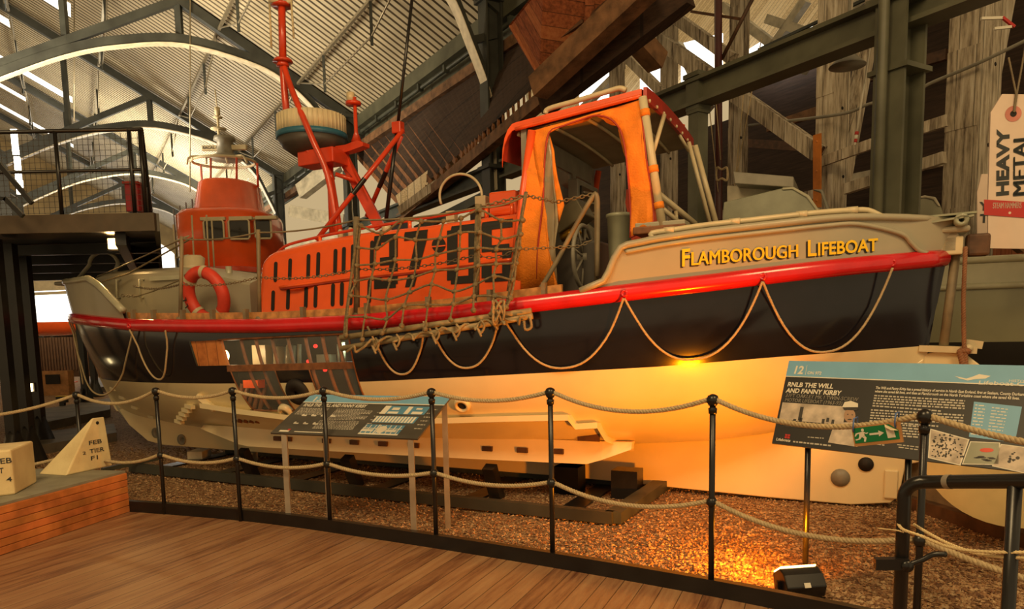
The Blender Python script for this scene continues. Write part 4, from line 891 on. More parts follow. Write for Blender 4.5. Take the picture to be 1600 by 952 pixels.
m = MB(); m.lathe([(0, -.20), (.22, -.20), (.32, -.13), (.38, -.035), (0, -.03)], c, 40); m.build('scanner_bowl', 'dgrey', rd)
# tall aerial mast that forks into two bent legs
m = MB(); m.tube([sm(440, 2, .3), sm(442, 100, .3)], .040, 10); am = m.build('aerial_mast', 'mast', BT)
for (a, b, r, h) in ((440, 10, .11, .03), (442, 97, .11, .03), (442, 104, .07, .05)): m = MB(); m.lathe([(0, 0), (r, 0), (r*.8, h), (0, h)], sm(a, b, .3), 14); m.build('mast_flange', 'mast', BT)
m = MB(); m.tube(smooth([sm(442, 98, .3), sm(443, 120, .3), sm(446, 160, .3), sm(450, 185, .28), sm(460, 214, .26), sm(482, 236, .22), sm(506, 258, .15), sm(519, 282, .1)], 5), .038, 10); m.build('forked_leg', 'mast', BT)
m = MB(); m.tube(smooth([sm(443, 102, .3), sm(452, 130, .34), sm(470, 175, .38), sm(490, 222, .38), sm(512, 275, .34), sm(528, 366, .34)], 5), .034, 10); m.build('forked_leg', 'mast', BT)
m = MB(); m.tube([sm(421, 0, .3), sm(424, 75, .3)], .012, 6); m.tube([sm(455, 0, .3), sm(459, 60, .3)], .012, 6); m.tube([sm(421, 4, .3), sm(456, 3, .3)], .02, 6); m.build('dipole_aerial', 'cream', BT)
m = MB(); m.lathe([(0, 0), (.07, 0), (.06, .07), (.03, .13), (0, .15)], sm(432, 6, .35), 10); m.build('masthead_lamp', 'cream', BT)
# hinged mast arms and cable
for k, (a, b, w1) in enumerate((((630, 203), (494, 376), .5), ((627, 212), (573, 338), -.3))):
    P, Q = sm(*a, 0), sm(*b, w1); m = MB(); m.tube([P, Q], .026, 9); o = m.build('hinged_arm', 'mast', BT)
    m = MB(); m.tube([P+(Q-P)*(.44 if k == 0 else .42), P+(Q-P)*(.58 if k == 0 else .62)], .0275, 9, cap=False); m.build('black_sleeve', 'black', o)
m = MB(); m.box(sm(622, 200, 0), (.11, .09, .12)); m.build('arm_head', 'mast', BT, .01)
m = MB(); m.tube([sm(620, 205, 0), sm(603, 345, 0)], .022, 8); m.build('whip_aerial', 'black', BT)
m = MB(); m.tube([sm(646, -20, 0), sm(621, 200, 0)], .018, 6); m.build('aerial_cable', 'black', BT)
# ------------------------------------------------ canopy and cockpit
CW = .92
def cp_(px_, py_): return B3(px_, py_, CW)
roof_x = np.linspace(bl(1003, 140, CW)[0], bl(806, 195, CW)[0], 12)
ra, rb = bl(1003, 139, CW), bl(806, 192, CW)
def rz(x, w): return ra[1]+(rb[1]-ra[1])*(x-ra[0])/(rb[0]-ra[0])+.035*(1-(w/CW)**2)
m = MB(); Gt = [[V(x, w, rz(x, w)) for w in np.linspace(-CW, CW, 13)] for x in roof_x]
# front wraps down
fr = [[V(roof_x[-1]+.06*math.sin(t)*2.2, w, rz(roof_x[-1], w)-.30*(1-math.cos(t))) for w in np.linspace(-CW, CW, 13)] for t in np.linspace(.25, PI/2, 5)]
nr_ = len(Gt); m.grid(Gt); m.grid([[p-V(0, 0, .055) for p in r_] for r_ in Gt]); m.mat(1); m.grid([Gt[-1]]+fr); m.mat(0); Gt += fr
m.strip([r_[-1] for r_ in Gt], [r_[-1]-V(0, 0, .055) for r_ in Gt], V(0, .012, 0)); m.strip([r_[0] for r_ in Gt], [r_[0]-V(0, 0, .055) for r_ in Gt], V(0, -.012, 0))
m.build('canopy_roof', ['orange2', 'dred'], BT)
m = MB(); P = [V(x, CW+.012, rz(x, CW)-.055) for x in roof_x]; m.tube(P, .017, 6); m.build('roof_moulding', 'orange2', BT)
m = MB(); P = [V(roof_x[0]-.01, w, rz(roof_x[0], w)) for w in np.linspace(CW, -CW, 15)]; m.strip([p+V(0, 0, .012) for p in P], [p-V(0, 0, .10) for p in P], V(-.03, 0, 0)); m.build('rear_valance', paint('rear_valance', (.40, .03, .02), .35), BT)
m = MB()
for w in np.linspace(-.85, .85, 8): m.lathe([(0, 0), (.018, 0), (.012, .012), (0, .014)], V(roof_x[0]-.04, w, rz(roof_x[0], w)-.085), 8, (-1, 0, 0))
m.build('valance_studs', 'cream', BT)
m = MB(); m.grid([[V(x, w, rz(x, w)-.075) for w in np.linspace(-CW+.03, CW-.03, 9)] for x in roof_x]); m.build('roof_lining', 'under', BT)
m = MB()
for x in roof_x[2::3]: P = [V(x, w, rz(x, w)-.09) for w in np.linspace(-CW+.05, CW-.05, 9)]; m.tube(P, .016, 6)
m.build('roof_hoop', 'cream', BT)
m = MB(); P = [B3(a, b, .5) for a, b in ((852, 178), (858, 170), (900, 158), (950, 143), (968, 138), (978, 141))]; P = [V(p[0], .5, max(p[2], rz(p[0], .5)+.01)) for p in P]; m.tube(smooth(P, 4), .024, 8); m.build('roof_grab_rail', 'cream', BT)
m = MB(); P = [V(roof_x[0]-.05, -CW-.02, rz(roof_x[0], CW)+.0), ]; m.lathe([(0, 0), (.05, 0), (.05, .09), (0, .1)], P[0]+V(.12, .15, .04), 10); m.build('roof_light', 'orange2', BT)
# side canvas with its big window opening
side = [(829, 204), (850, 199), (1001, 156), (1006, 200), (1012, 250), (1018, 300), (1022, 345), (1012, 358), (1000, 366), (986, 372), (985, 330), (980, 250), (973, 215), (965, 197), (950, 184), (930, 181), (905, 187), (880, 197), (858, 208), (853, 250), (848, 310), (842, 380), (838, 436), (852, 440), (871, 444), (868, 455), (798, 457), (806, 400), (813, 330), (822, 260)]
PN = [cp_(*q) for q in side]
def wav(p, k=0): return p+V(0, .018*math.sin(p[2]*9+k)+.012*math.sin(p[0]*17), 0)
def tri_fill(name, pts, mt, off, thick=.012, sub=2):
    bm = bmesh.new(); vv = [bm.verts.new(tuple(p)) for p in pts]; f = bm.faces.new(vv); bmesh.ops.triangulate(bm, faces=[f])
    for _ in range(sub): bmesh.ops.subdivide_edges(bm, edges=bm.edges[:], cuts=1, use_grid_fill=False); bmesh.ops.triangulate(bm, faces=bm.faces[:])
    for v_ in bm.verts: q = wav(np.array(v_.co)); v_.co = Vector(q)
    me = bpy.data.meshes.new(name); bm.to_mesh(me); bm.free(); me.materials.append(MT[mt]); me.polygons.foreach_set('use_smooth', [True]*len(me.polygons))
    o = bpy.data.objects.new(name, me); COL.objects.link(o); o.parent = BT; s = o.modifiers.new('t', 'SOLIDIFY'); s.thickness = thick; return o
tri_fill('side_canvas', PN, 'fabric', 0)
m = MB(); ed = [wav(cp_(*q))+V(0, .012, 0) for q in side[9:23]]; m.tube(smooth(ed, 3), .008, 5); ed = [wav(cp_(*q))+V(0, .012, 0) for q in side[2:10]]; m.tube(smooth(ed, 3), .007, 5); m.build('canvas_piping', 'dred', BT)
tri_fill('clear_vinyl', [cp_(*q) for q in ((858, 211), (864, 240), (868, 300), (873, 350), (868, 400), (871, 442), (839, 436), (846, 340), (852, 260))], 'vinyl', 0, .006)
tri_fill('vinyl_border', [cp_(*q)-V(0, .02, 0) for q in ((857, 209), (866, 235), (872, 280), (880, 320), (872, 350), (866, 300), (861, 250))], 'fabric', 0, .01)
m = MB(); m.tube([cp_(831, 204), cp_(812, 340), cp_(799, 456)], .035, 8); m.build('front_post', 'orange2', BT)
m = MB(); q = [V(p[0]+.02, -p[1], p[2]) for p in (cp_(831, 204), cp_(812, 340), cp_(799, 456))]; m.tube(q, .035, 8); m.build('front_post', 'orange2', BT)
def cream_post(a, b, wa, wb, r, straps=()):
    P, Q = B3(*a, wa), B3(*b, wb); m = MB(); m.tube([P, Q], r, 10); o = m.build('canopy_tube', 'cream', BT)
    for t in straps: m = MB(); m.tube([P+(Q-P)*(t-.025), P+(Q-P)*(t+.025)], r+.006, 10); m.build('canvas_strap', 'fabric', o)
cream_post((1004, 152), (1035, 356), CW, CW, .034, (.12, .55, .83)); cream_post((1038, 180), (1021, 236), .6, CW-.03, .018)
cream_post((1086, 228), (1119, 350), -.72, -.72, .028); cream_post((1076, 222), (1110, 352), -.5, -.6, .02); cream_post((1062, 212), (1076, 236), -.3, -.5, .016)
cream_post((1030, 304), (1086, 350), .1, -.3, .028); cream_post((1030, 322), (1066, 352), .3, .1, .022); cream_post((1056, 330), (1057, 352), 0, 0, .018)
m = MB(); P = [V(x, hb(x)+.02, float(np.interp(x, list(reversed(bxs))[::-1] if False else xs_, ztop))+.04) for x in np.linspace(1.45, -.05, 14)]; P = [P[0]-V(0, 0, .03)]+P+[P[-1]+V(-.10, -.03, -.05)]; m.tube(smooth(P, 3), .022, 8); m.build('stern_hand_rail', 'cream', BT)
for k in (2, 6, 10, 13): m = MB(); m.lathe([(.028, -.05), (.028, .03)], P[k], 8, (1, 0, 0)); m.tube([P[k], P[k]-V(0, 0, .07)], .016, 6); m.build('rail_stanchion', 'cream', BT)
m = MB(); m.box(B3(1035, 361, .85), (.42, .26, .06)); m.build('cockpit_seat', 'wood', BT, .01); m = MB(); m.box(B3(1035, 353, .85), (.40, .2, .05)); m.build('seat_rail', 'grey', BT, .01)
# windscreen bulkhead
XBk = CX0-.04
m = MB()
def wnd(w0, w1, z0, z1, holes):
    ws = sorted(set([w0, w1]+[h[0] for h in holes]+[h[1] for h in holes])); zs = sorted(set([z0, z1]+[h[2] for h in holes]+[h[3] for h in holes]))
    for a, b in zip(ws[:-1], ws[1:]):
        for c_, d in zip(zs[:-1], zs[1:]):
            if any(h[0] <= (a+b)/2 <= h[1] and h[2] <= (c_+d)/2 <= h[3] for h in holes): continue
            m.box((XBk, (a+b)/2, (c_+d)/2), (.05, b-a, d-c_))
HL = [(-.80, -.32, 2.62, 3.12), (-.24, .24, 2.62, 3.12), (.32, .80, 2.62, 3.12)]
wnd(-.90, .90, 1.4, 3.3, HL); m.build('windscreen_bulkhead', 'mgrey', BT)
m = MB()
for h in HL: m.box((XBk, (h[0]+h[1])/2, (h[2]+h[3])/2), (.01, h[1]-h[0], h[3]-h[2]))
m.build('windscreen_glass', 'wpane', BT)
# near side instrument cabinet with framed screen, seen through the opening
c0 = B3(913, 300, .35)
m = MB(); m.box((XBk-.12, -.28, 2.72), (.10, .62, .60)); o = m.build('chart_cabinet', 'mgrey', BT, .01)
m = MB(); m.box((XBk-.18, -.28, 2.78), (.02, .50, .36)); m.build('cabinet_screen', 'dglass', o)
m = MB()
for k in range(3): m.bar((XBk-.20, -.50+.05*k, 2.95-.1*k), (XBk-.20, -.06, 2.90-.10*k), .01, .018)
m.bar((XBk-.20, -.5, 2.5), (XBk-.20, -.06, 2.56), .01, .14); m.build('cabinet_frame', 'chrome', o)
m = MB(); p = B3(890, 345, .35); m.bar(p+V(.1, 0, -.05), p+V(-.16, 0, .10), .30, .18); m.build('compass_box', paint('olive_drab', (.13, .11, .06), .6), BT, .01)
m = MB(); m.lathe([(0, 0), (.055, 0), (.055, .10), (.03, .13), (0, .13)], B3(880, 362, .4)-V(0, 0, .05), 14, (-1, .3, .2)); m.lathe([(0, 0), (.035, 0), (.035, .08), (0, .1)], B3(893, 356, .4)-V(0, 0, .05), 12, (-1, 0, 0)); m.build('brass_instrument', 'brass', BT)
m = MB(); m.box((XBk-.28, .1, 2.0), (.5, .9, .75)); m.build('control_console', 'dgrey', BT, .03)
m = MB(); m.tube([(XBk-.3, .4, 2.35), (XBk-.35, .4, 1.5)], .05, 8); m.tube([(XBk-.3, -.1, 2.4), (XBk-.6, -.1, 1.5)], .04, 8); m.tube([(XBk-.55, -.3, 2.4), (XBk-.5, -.3, 1.5)], .03, 8); m.build('engine_levers', 'mgrey', BT)
# wheel
wc = B3(912, 402, .52); m = MB(); R_ = .275
ring_ = [wc+V(0, R_*math.cos(t), R_*math.sin(t)) for t in np.linspace(0, 2*PI, 33)[:-1]]; m.tube(ring_, .020, 8, closed=True); wo = m.build('steering_wheel', 'mgrey', BT)
for i in range(8): t = PI*i/4+.2; m = MB(); m.tube([wc, wc+V(0, R_*math.cos(t), R_*math.sin(t))], .011, 6); m.build('spoke', 'mgrey', wo)
m = MB(); m.lathe([(0, -.04), (.045, -.04), (.045, .05), (0, .06)], wc, 12, (1, 0, 0)); m.tube([wc, wc+V(.5, 0, .0)], .025, 8); m.build('wheel_hub', 'mgrey', wo)
# far side red canvas drape + cockpit odds
m = MB(); G = [[V(1.75+.06*math.sin(z*7)+t*.35*(1.2-abs(z-2.2)*.5), -.45+.05*math.sin(t*9+z*4), z) for t in np.linspace(0, 1, 8)] for z in np.linspace(1.5, 2.95, 12)]; m.grid(G); m.build('canvas_drape', paint('red_drape', (.50, .05, .015), .7, bump=.3), BT)
m = MB(); p = B3(968, 334, .72); r0 = .105; m.lathe([(r0*.95, .0), (r0*1.08, -.005), (r0*1.08, -.03), (r0, -.035), (r0*.86, -.36), (r0*.86, -.42), (r0*.5, -.43), (r0*.5, -.70)][::-1], p, 20); m.build('exhaust_cowl', 'grn', BT)
# brown bent grab pole and wire
m = MB(); m.tube(smooth([B3(841, 457, 1.15), B3(868, 412, 1.12), B3(900, 352, 1.08), B3(926, 308, 1.05), B3(932, 306, 1.05), B3(934, 330, 1.05), B3(933, 432, 1.05)], 4), .020, 8); m.build('grab_pole', 'rail', BT)
m = MB(); m.tube([B3(932, 303, 1.05), B3(932, 440, 1.0)], .018, 8); m.build('grab_pole', 'rail', BT)
# side deck stanchions with chains
stc = []
for a, b in (((299, 368), (281, 497)), ((412, 358), (405, 492)), ((566, 338), (557, 490)), ((758, 318), (743, 474)), ((822, 300), (790, 470))):
    x, z = bl(*b, 1.42); w = hb(x)-.05; x, z = bl(*b, w); x2, z2 = bl(*a, w+.02); q = V(x, w, zsh(x)+.02), V(x2*.5+x*.5 if a[0] < 800 else x2, w+.02, z2); stc.append(q)
    m = MB(); m.tube([q[0], q[1]], .019 if a[0] < 500 else (.028 if a[0] < 800 else .016), 8); so = m.build('stanchion', 'rail' if a[0] < 700 else 'oldrope', BT)
    m = MB(); m.lathe([(.04, 0), (.04, .05), (.028, .07)], q[0], 10); m.build('stanchion_socket', 'rail', so)
def chain(P, r=.010):
    Q = resample(P, .035); m = MB()
    for i, (a, b) in enumerate(zip(Q[:-1], Q[1:])):
        d = (b-a); L = np.linalg.norm(d); d /= L; u = V(0, 1, 0) if i % 2 else V(0, 0, 1); u = u-d*(u@d); u /= np.linalg.norm(u); c_ = (a+b)/2
        m.tube([c_+d*math.cos(t)*L*.68+u*math.sin(t)*r*1.1 for t in np.linspace(0, 2*PI, 9)[:-1]], r*.38, 4, closed=True)
    return m
def rp(q, f): return q[0]+(q[1]-q[0])*f
PZ = [B3(208, 447, 1.0)]+[rp(q, f) for q, f in zip(stc, (.46, .50, .50, .52, .5))]
CH = []
for a, b in zip(PZ[:-1], PZ[1:]): CH += sag(a, b, .04, 8)[:-1]
chain(CH+[PZ[-1], B3(905, 385, 1.05), B3(924, 376, 1.05)]).build('guard_chain', 'rail', BT)
UP = [rp(q, .97) for q in stc]; m = MB(); L = []
for a, b in zip(UP[:-1], UP[1:]): L += sag(a, b, .03, 8)[:-1]
m.tube([B3(150, 434, .6)]+L+[UP[-1]], .008, 5); m.build('guard_wire', 'rail', BT)
chain([UP[3], UP[4], B3(870, 316, 1.05), B3(925, 304, 1.05)], .012).build('guard_chain', 'rail', BT)
chain([B3(190, 462, .9), B3(215, 463, .85)], .014).build('anchor_chain', 'rail', BT)
m = MB(); m.rope([B3(160, 440, .7), B3(200, 428, .6), B3(300, 372, 1.2)], .012, .05, 4, 2); m.rope([B3(212, 464, .8), B3(240, 455, .8), B3(285, 436, 1.25)], .009, .05, 4, 2); m.build('lashing', 'oldrope', BT)
# ================================================================== things on the boat
def LW(p): return A0+BS*(U0*p[0]+N0*p[1]+V(0, 0, 1)*p[2])
# lifebuoy
lb = thing('lifebuoy', 'red-orange lifebuoy with pale bands leaning on the grey fore end box', 'lifebuoy', LW((0, 0, 0)), math.atan2(U0[1], U0[0]), scale=BS)
c = B3(322, 462, .80); R1, R2 = .255, .068
def buoy(t0, t1, r, n=20): return [c+V(R1*math.cos(t), .06*math.sin(t), R1*math.sin(t)) for t in np.linspace(t0, t1, n)]
m = MB(); m.tube(buoy(0, 2*PI, 0, 41)[:-1], R2, 14, closed=True); m.build('ring', paint('buoy_red', (.75, .06, .03), .5), lb)
for t in (PI*.25, PI*.58, PI*1.25, PI*1.75): m = MB(); m.tube(buoy(t-.09, t+.09, 0, 5), R2+.006, 14, cap=False); m.build('band', 'cream', lb)
m = MB()
for t in (.83, .89, .95, 1.02, 1.09): q = c+V(R1*math.cos(PI*(1-t)+PI), .0, R1*math.sin(PI*(1-t)+PI)); 
for k, ch in enumerate('HULL'):
    t = PI*(.12-.095*k); v, f = text_verts(ch, .075, .004); X = V(math.sin(t), 0, -math.cos(t))*-1; Y = V(math.cos(t), 0, math.sin(t)); O = c+V(R1*math.cos(t), R2+.004+.0, R1*math.sin(t))-Y*.025
    m.add([O+X*q[0]*-1*-1+Y*q[1] for q in v], f, False)
m.build('lettering', 'numerals', lb)
# scrambling net with its two poles
nt_ = thing('scrambling_net', 'brown rope scrambling net hung over the side below the large black numerals', 'net', (0, 0, 0))
oldtop = [(570, 345), (600, 348), (629, 340), (658, 335), (690, 335), (720, 345), (755, 335), (785, 338), (822, 320)]
cols_ = 9; rows_ = 6; rn = np.random.RandomState(5); NW = {}
topl = [(566, 350), (594, 362), (625, 350), (656, 345), (690, 340), (723, 344), (752, 334), (783, 342), (818, 345)]
botl = [(541, 528), (568, 522), (598, 520), (630, 515), (664, 508), (702, 500), (738, 494), (768, 486), (792, 480)]
for i in range(cols_):
    for j in range(rows_+1):
        t = j/rows_; px_ = topl[i][0]+(botl[i][0]-topl[i][0])*t+rn.uniform(-3, 3); py_ = topl[i][1]+(botl[i][1]-topl[i][1])*t+rn.uniform(-4, 4)+(5*math.sin(i*1.9+j))
        w = 1.36
        for _ in range(4): x, z = bl(px_, py_, w); w = hb(x)+(.02 if t < .62 else .02+.19*((t-.62)/.38)**.6)
        NW[i, j] = LW((x, w, z))
m = MB()
for i in range(cols_): m.rope(smooth([NW[i, j]+V(rn.uniform(-.01, .01), 0, 0) for j in range(rows_+1)], 4), .0105, .05, 5)
for j in range(rows_): m.rope(smooth([NW[i, j] for i in range(cols_)], 4), .0105, .05, 5)
m.build('net_ropes', 'oldrope', nt_)
m = MB()
for (i, j), p in NW.items(): m.lathe([(0, -.022), (.022, -.012), (.026, 0), (.022, .012), (0, .022)], p, 8, (rn.uniform(-1, 1), rn.uniform(-1, 1), .6))
m.build('net_knots', 'oldrope', nt_)
def wp(px_, py_, off=.16):
    w = 1.5
    for _ in range(5): x, z = bl(px_, py_, w); w = hb(x)+off
    return LW((x, w, z))
for a, b in (((532, 528), (830, 486)), ((533, 545), (832, 494))): m = MB(); m.tube([wp(*a), wp(*b)], .026, 10); m.build('pole', 'pole', nt_)
m = MB(); A_, B_ = wp(540, 545, .19), wp(825, 497, .19); L = []
for k in range(44):
    t = k/43; p = A_+(B_-A_)*t; L.append(p+V(.03*math.sin(k*1.3), .025*math.cos(k*1.7), .03*math.sin(k*1.35)+rn.uniform(-.03, .02)))
m.rope(smooth(L, 3), .013, .05, 5)
for t in (.18, .3, .52, .63, .76): p = A_+(B_-A_)*t; m.rope(smooth([p+V(0, -.01, .05), p+V(.03, -.03, 0), p+V(0, -.02, -.06), p+V(-.03, -.02, -.02), p+V(.0, -.03, -.09)], 4), .012, .04, 5)
m.build('lashing_rope', 'pole', nt_)
m = MB(); B2_ = wp(783, 487, .19)
for k in range(5): m.rope(smooth([B2_+V(.05*math.sin(k*2+s)-.02, .03*math.cos(k+s*2)-.02, .10*math.sin(s*1.2+k)-.01) for s in range(7)], 4), .012, .04, 5)
p = wp(828, 496, .18); m.rope(smooth([p, p+V(.01, 0, -.08), p+V(-.04, 0, -.10), p+V(-.05, 0, -.03)], 4), .013)
m.build('rope_tangle', 'pole', nt_)
m = MB(); m.rope(smooth([LW(stc[4][1]), wp(806, 400, .03), wp(793, 470, .06), wp(788, 482, .17)], 5), .013, .05); m.rope(smooth([wp(560, 350, .02), wp(548, 440, .04), wp(540, 500, .1), wp(538, 530, .17)], 5), .015, .05); m.build('hanging_line', 'oldrope', nt_)
# ================================================================== CRADLE AND BEAMS UNDER THE BOAT
def LG(p): q = LW(p); return q
cr = thing('boat_cradle', 'dark steel slipway frame lying in the gravel under the lifeboat', 'cradle', (0, 0, 0))
m = MB(); a, b, c_, d = atz(150, 718, GZ+.1), atz(962, 803, GZ+.1), atz(1060, 745, GZ+.1), atz(890, 742, GZ+.1)
b = atz(958, 800, GZ+.12); a = atz(205, 724, GZ+.12); e = atz(1015, 762, GZ+.12)
m.bar(a-V(0, 0, .05), b-V(0, 0, .05), .08, .10); m.build('side_rail', 'truss', cr)
m = MB(); m.bar(b-V(0, 0, .05), e-V(0, 0, .05)+(e-b)*1.2, .14, .10); m.build('end_rail', 'steel', cr)
m = MB(); u_ = (b-a)/np.linalg.norm(b-a); off = V(-u_[1], u_[0], 0)*1.5; off = off if off[1] > 0 else -off
m.bar(a-V(0, 0, .05)+off, b-V(0, 0, .05)+off, .14, .10); m.build('side_rail', 'steel', cr)
m = MB(); m.bar(atz(160, 735, GZ+.13), atz(262, 712, GZ+.16), .05, .05); m.build('tie_bar', 'steel', cr)
for x in (2.2, 3.2, 4.3, 5.4, 6.5, 7.5):
    m = MB(); z0 = (zk(x)+.0); m.box((0, 0, 0), (.001, .001, .001))
    p0 = LW((x, -1.0, .0)); p1 = LW((x, 1.0, .0)); zz = LW((x, 0, .12))[2]-.10
    m = MB(); p0[2] = p1[2] = zz-.03; m.bar(p0, p1, .20, .12); m.build('cross_bearer', 'black', cr)
for (px0, px1, py0, py1) in ((845, 890, 728, 748), (932, 980, 737, 766), (860, 890, 726, 742)):
    q = LW((bl(px1, py1, .35)[0], .35, 0)); q[2] = GZ+.11; m = MB(); m.box(q, (.26, .22, .34), math.atan2(U0[1], U0[0])); m.build('keel_block', 'black', cr)
for x in (6.8, 7.6): q = LW((x, .1, .07)); m = MB(); m.box(q, (.2, .3, .16), 0); m.build('keel_block', 'bpale', cr)
for x in (3.0, 4.6, 6.0): m = MB(); p0, p1 = LW((x, .95, .36)), LW((x, .8, .0)); p1[2] = GZ; m.bar(p0, p1, .12, .10); m.build('prop', 'black', cr)
# ================================================================== ROPE BARRIER
PT = [(115, 618, -3.62, 5.85)]
post_xy = [V(-4.9, 6.5, 0), V(-4.15, 7.0, 0)]+[V(*(aty(px_, 700, Y)[:2]), 0) for px_, Y in ((250, 6.54), (369, 6.23), (510, 5.84), (677, 5.34), (861, 4.85), (1113, 4.24), (1443, 3.42))]+[V(2.75, 2.3, 0)]
tops = [1.0, 1.10, 1.155, 1.165, 1.18, 1.19, 1.215, 1.205, 1.19, 1.2]
labs = ['black barrier post left of the pale tapered block', 'black barrier post behind the pale tapered block', 'black barrier post in front of the forefoot of the lifeboat', 'black barrier post in front of the cut-away window', 'black barrier post left in front of the faded info panel', 'black barrier post at the right end of the faded info panel', 'black barrier post right of the faded info panel', 'black barrier post in front of the floodlit yellow hull', 'black barrier post in front of the large info panel', 'black barrier post at the right edge']
POSTS = []
for i, p in enumerate(post_xy):
    if i in (0, 9): continue
    base = V(p[0], p[1], GZ); h_ = tops[i]-GZ
    t = thing('barrier_post', labs[i], 'post', base, math.atan2(-.4, .9), 'rope barrier posts')
    m = MB(); m.tube([(0, 0, 0), (0, 0, h_-.05)], .0175, 12); m.build('shaft', 'black', t)
    m = MB(); m.lathe([(0, -.035), (.022, -.033), (.034, -.012), (.036, .005), (.028, .025), (.012, .034), (0, .036)], (0, 0, h_-.036), 18); m.lathe([(.023, -.03), (.026, 0), (.023, .004)], (0, 0, h_-.085), 12); m.build('ball_head', 'black', t)
    m = MB(); m.lathe([(0, -.03), (.02, -.028), (.031, -.01), (.031, .01), (.02, .028), (0, .03)], (0, 0, h_*.495), 14); m.build('middle_ring', 'black', t)
    m = MB(); m.box((0, .02, .08), (.08, .02, .12)); m.build('foot_bracket', 'black', t)
heads = [V(p[0], p[1], tops[i]-.036) for i, p in enumerate(post_xy)]; mids = [V(p[0], p[1], GZ+(tops[i]-GZ)*.495) for i, p in enumerate(post_xy)]
heads[0] = V(-5.1, 6.6, .90); mids[0] = V(-5.1, 6.6, .42)
for nm, H_, sg, lab in (('barrier_rope', heads, .095, 'upper thick hemp rope sagging through the ball heads of the posts'), ('barrier_rope', mids, .085, 'lower thick hemp rope sagging through the middle rings of the posts')):
    t = thing(nm, lab, 'rope', (0, 0, 0), 0, 'barrier ropes')
    for i in range(len(H_)-1):
        a, b = H_[i], H_[i+1]; d = (b-a)/np.linalg.norm(b-a); s_ = sg*(.6 if np.linalg.norm(b-a) < 1.05 else 1.0)
        if i == 0: s_ = .05
        m = MB(); m.rope(smooth(sag(a+d*.03, b-d*.03, s_, 8), 3), .0165, .062, 7); m.build('rope_span', 'rope', t)
# ================================================================== INFO PANELS
def frame_of(BLc, BRc, TLc):
    X = BRc-BLc; W_ = np.linalg.norm(X); X = X/W_; Y = TLc-BLc; Y = Y-X*(Y@X); Hh = np.linalg.norm(Y); return X, Y/Hh, W_, Hh
# large near panel
b1, b2 = atz(1206, 693, .82), atz(1437, 719.5, .82); X = (b2-b1)/np.linalg.norm(b2-b1); bk = V(-X[1], X[0], 0); bk = bk if bk[1] > 0 else -bk
Yv = V(0, 0, 1)*math.cos(math.radians(30))+bk*math.sin(math.radians(30)); NN = np.cross(X, Yv); O = b1
tl = atpl(1233, 564, O, NN); Hh = float((tl-O)@Yv); sk = float((tl-O)@X); Wd = 1.62
br_ = atpl(1600, 738, O, NN)
ip = thing('info_panel', 'large charcoal and blue info panel about the lifeboat, numbered 12', 'sign', O)
ip.location = (0, 0, 0)
def rc(mb, a0, a1, c0, c1, off, sh=None):
    f = lambda a, c: O+X*(a+sk*c/Hh)+Yv*c+NN*off; mb.add([f(a0, c0), f(a1, c0), f(a1, c1), f(a0, c1)], [(0, 1, 2, 3)], False)
def P2(px_, py_): p = atpl(px_, py_, O, NN)-O; c = float(p@Yv); return float(p@X)-sk*c/Hh, c
def rcp(mb, x0, y0, x1, y1, off):
    a0, c1 = P2(x0, y0); a1, c0 = P2(x1, y1); rc(mb, a0, a1, c0, c1, off)
m = MB(); m.prism([O+NN*-.012, O+X*Wd-NN*.012, O+X*(Wd+sk)+Yv*Hh-NN*.012, O+X*sk+Yv*Hh-NN*.012], NN*.012); m.build('board', 'pblack', ip)
hb_ = P2(1229, 589)[1]
m = MB(); rc(m, 0, Wd, hb_+.006, Hh, .0012); m.build('blue_header', 'pblue', ip)
m = MB(); rc(m, 0, Wd, hb_, hb_+.006, .0014); m.build('header_line', 'ink', ip)
def wr(mb, txt, px_, py_, size, width=None, bold=.02):
    a, c = P2(px_, py_); write(mb, txt, O+X*(a+sk*c/Hh)+Yv*c+NN*.002, X, Yv, size, bold, 0, width)
def wdt(x0, y0, x1, y1): return float(np.linalg.norm(atpl(x1, y1, O, NN)-atpl(x0, y0, O, NN)))
m = MB(); wr(m, '12', 1238, 584, .082, wdt(1238, 584, 1254, 585), .03); wr(m, 'ON 972', 1261, 585, .030, wdt(1261, 585, 1283, 586)); a, c = P2(1258, 586); rc(m, a, a+.003, c, c+.07, .002)
wr(m, 'RNLB THE WILL', 1230, 604, .046, wdt(1230, 604, 1302, 606), .03); wr(m, 'AND FANNY KIRBY', 1228, 613.5, .046, wdt(1228, 613, 1314, 617), .03); m.build('title_lettering', 'ink', ip)
m = MB(); wr(m, '37FT OAKLEY MK I TWIN-SCREW', 1227, 620.5, .036, wdt(1227, 621, 1341, 626), .005); wr(m, 'MOTOR LIFEBOAT (1963-93)', 1226, 627.5, .036, wdt(1226, 628, 1316, 632), .005); m.build('subtitle_lettering', 'inkg', ip)
m = MB(); wr(m, 'The Will and Fanny Kirby has a proud history of service in North East England, first at Seaham, County Durham', 1368, 608, .024, wdt(1368, 608, 1600, 620), .02); wr(m, 'where she saved 66 lives, and then at Flamborough on the North Yorkshire coast where she saved 43 lives.', 1367, 613.5, .024, wdt(1367, 613, 1592, 628), .02); m.build('intro_lettering', 'ink', ip)
m = MB(); rt = np.random.RandomState(2)
def wordline(mb, x0, y0, x1, y1, hh=.009):
    a0, c0 = P2(x0, y0); a1, c1 = P2(x1, y1); a = a0
    while a < a1:
        w_ = rt.uniform(.008, .03); b_ = min(a+w_, a1); c = c0+(c1-c0)*(a-a0)/(a1-a0); f = lambda q, cc: O+X*(q+sk*cc/Hh)+Yv*cc+NN*.0018
        mb.add([f(a, c), f(b_, c), f(b_, c+hh), f(a, c+hh)], [(0, 1, 2, 3)], False); a = b_+.006
for k in range(5): wordline(m, 1366-k*.7, 619.5+k*4, 1508-k*.3 if k < 4 else 1470, 628+k*4)
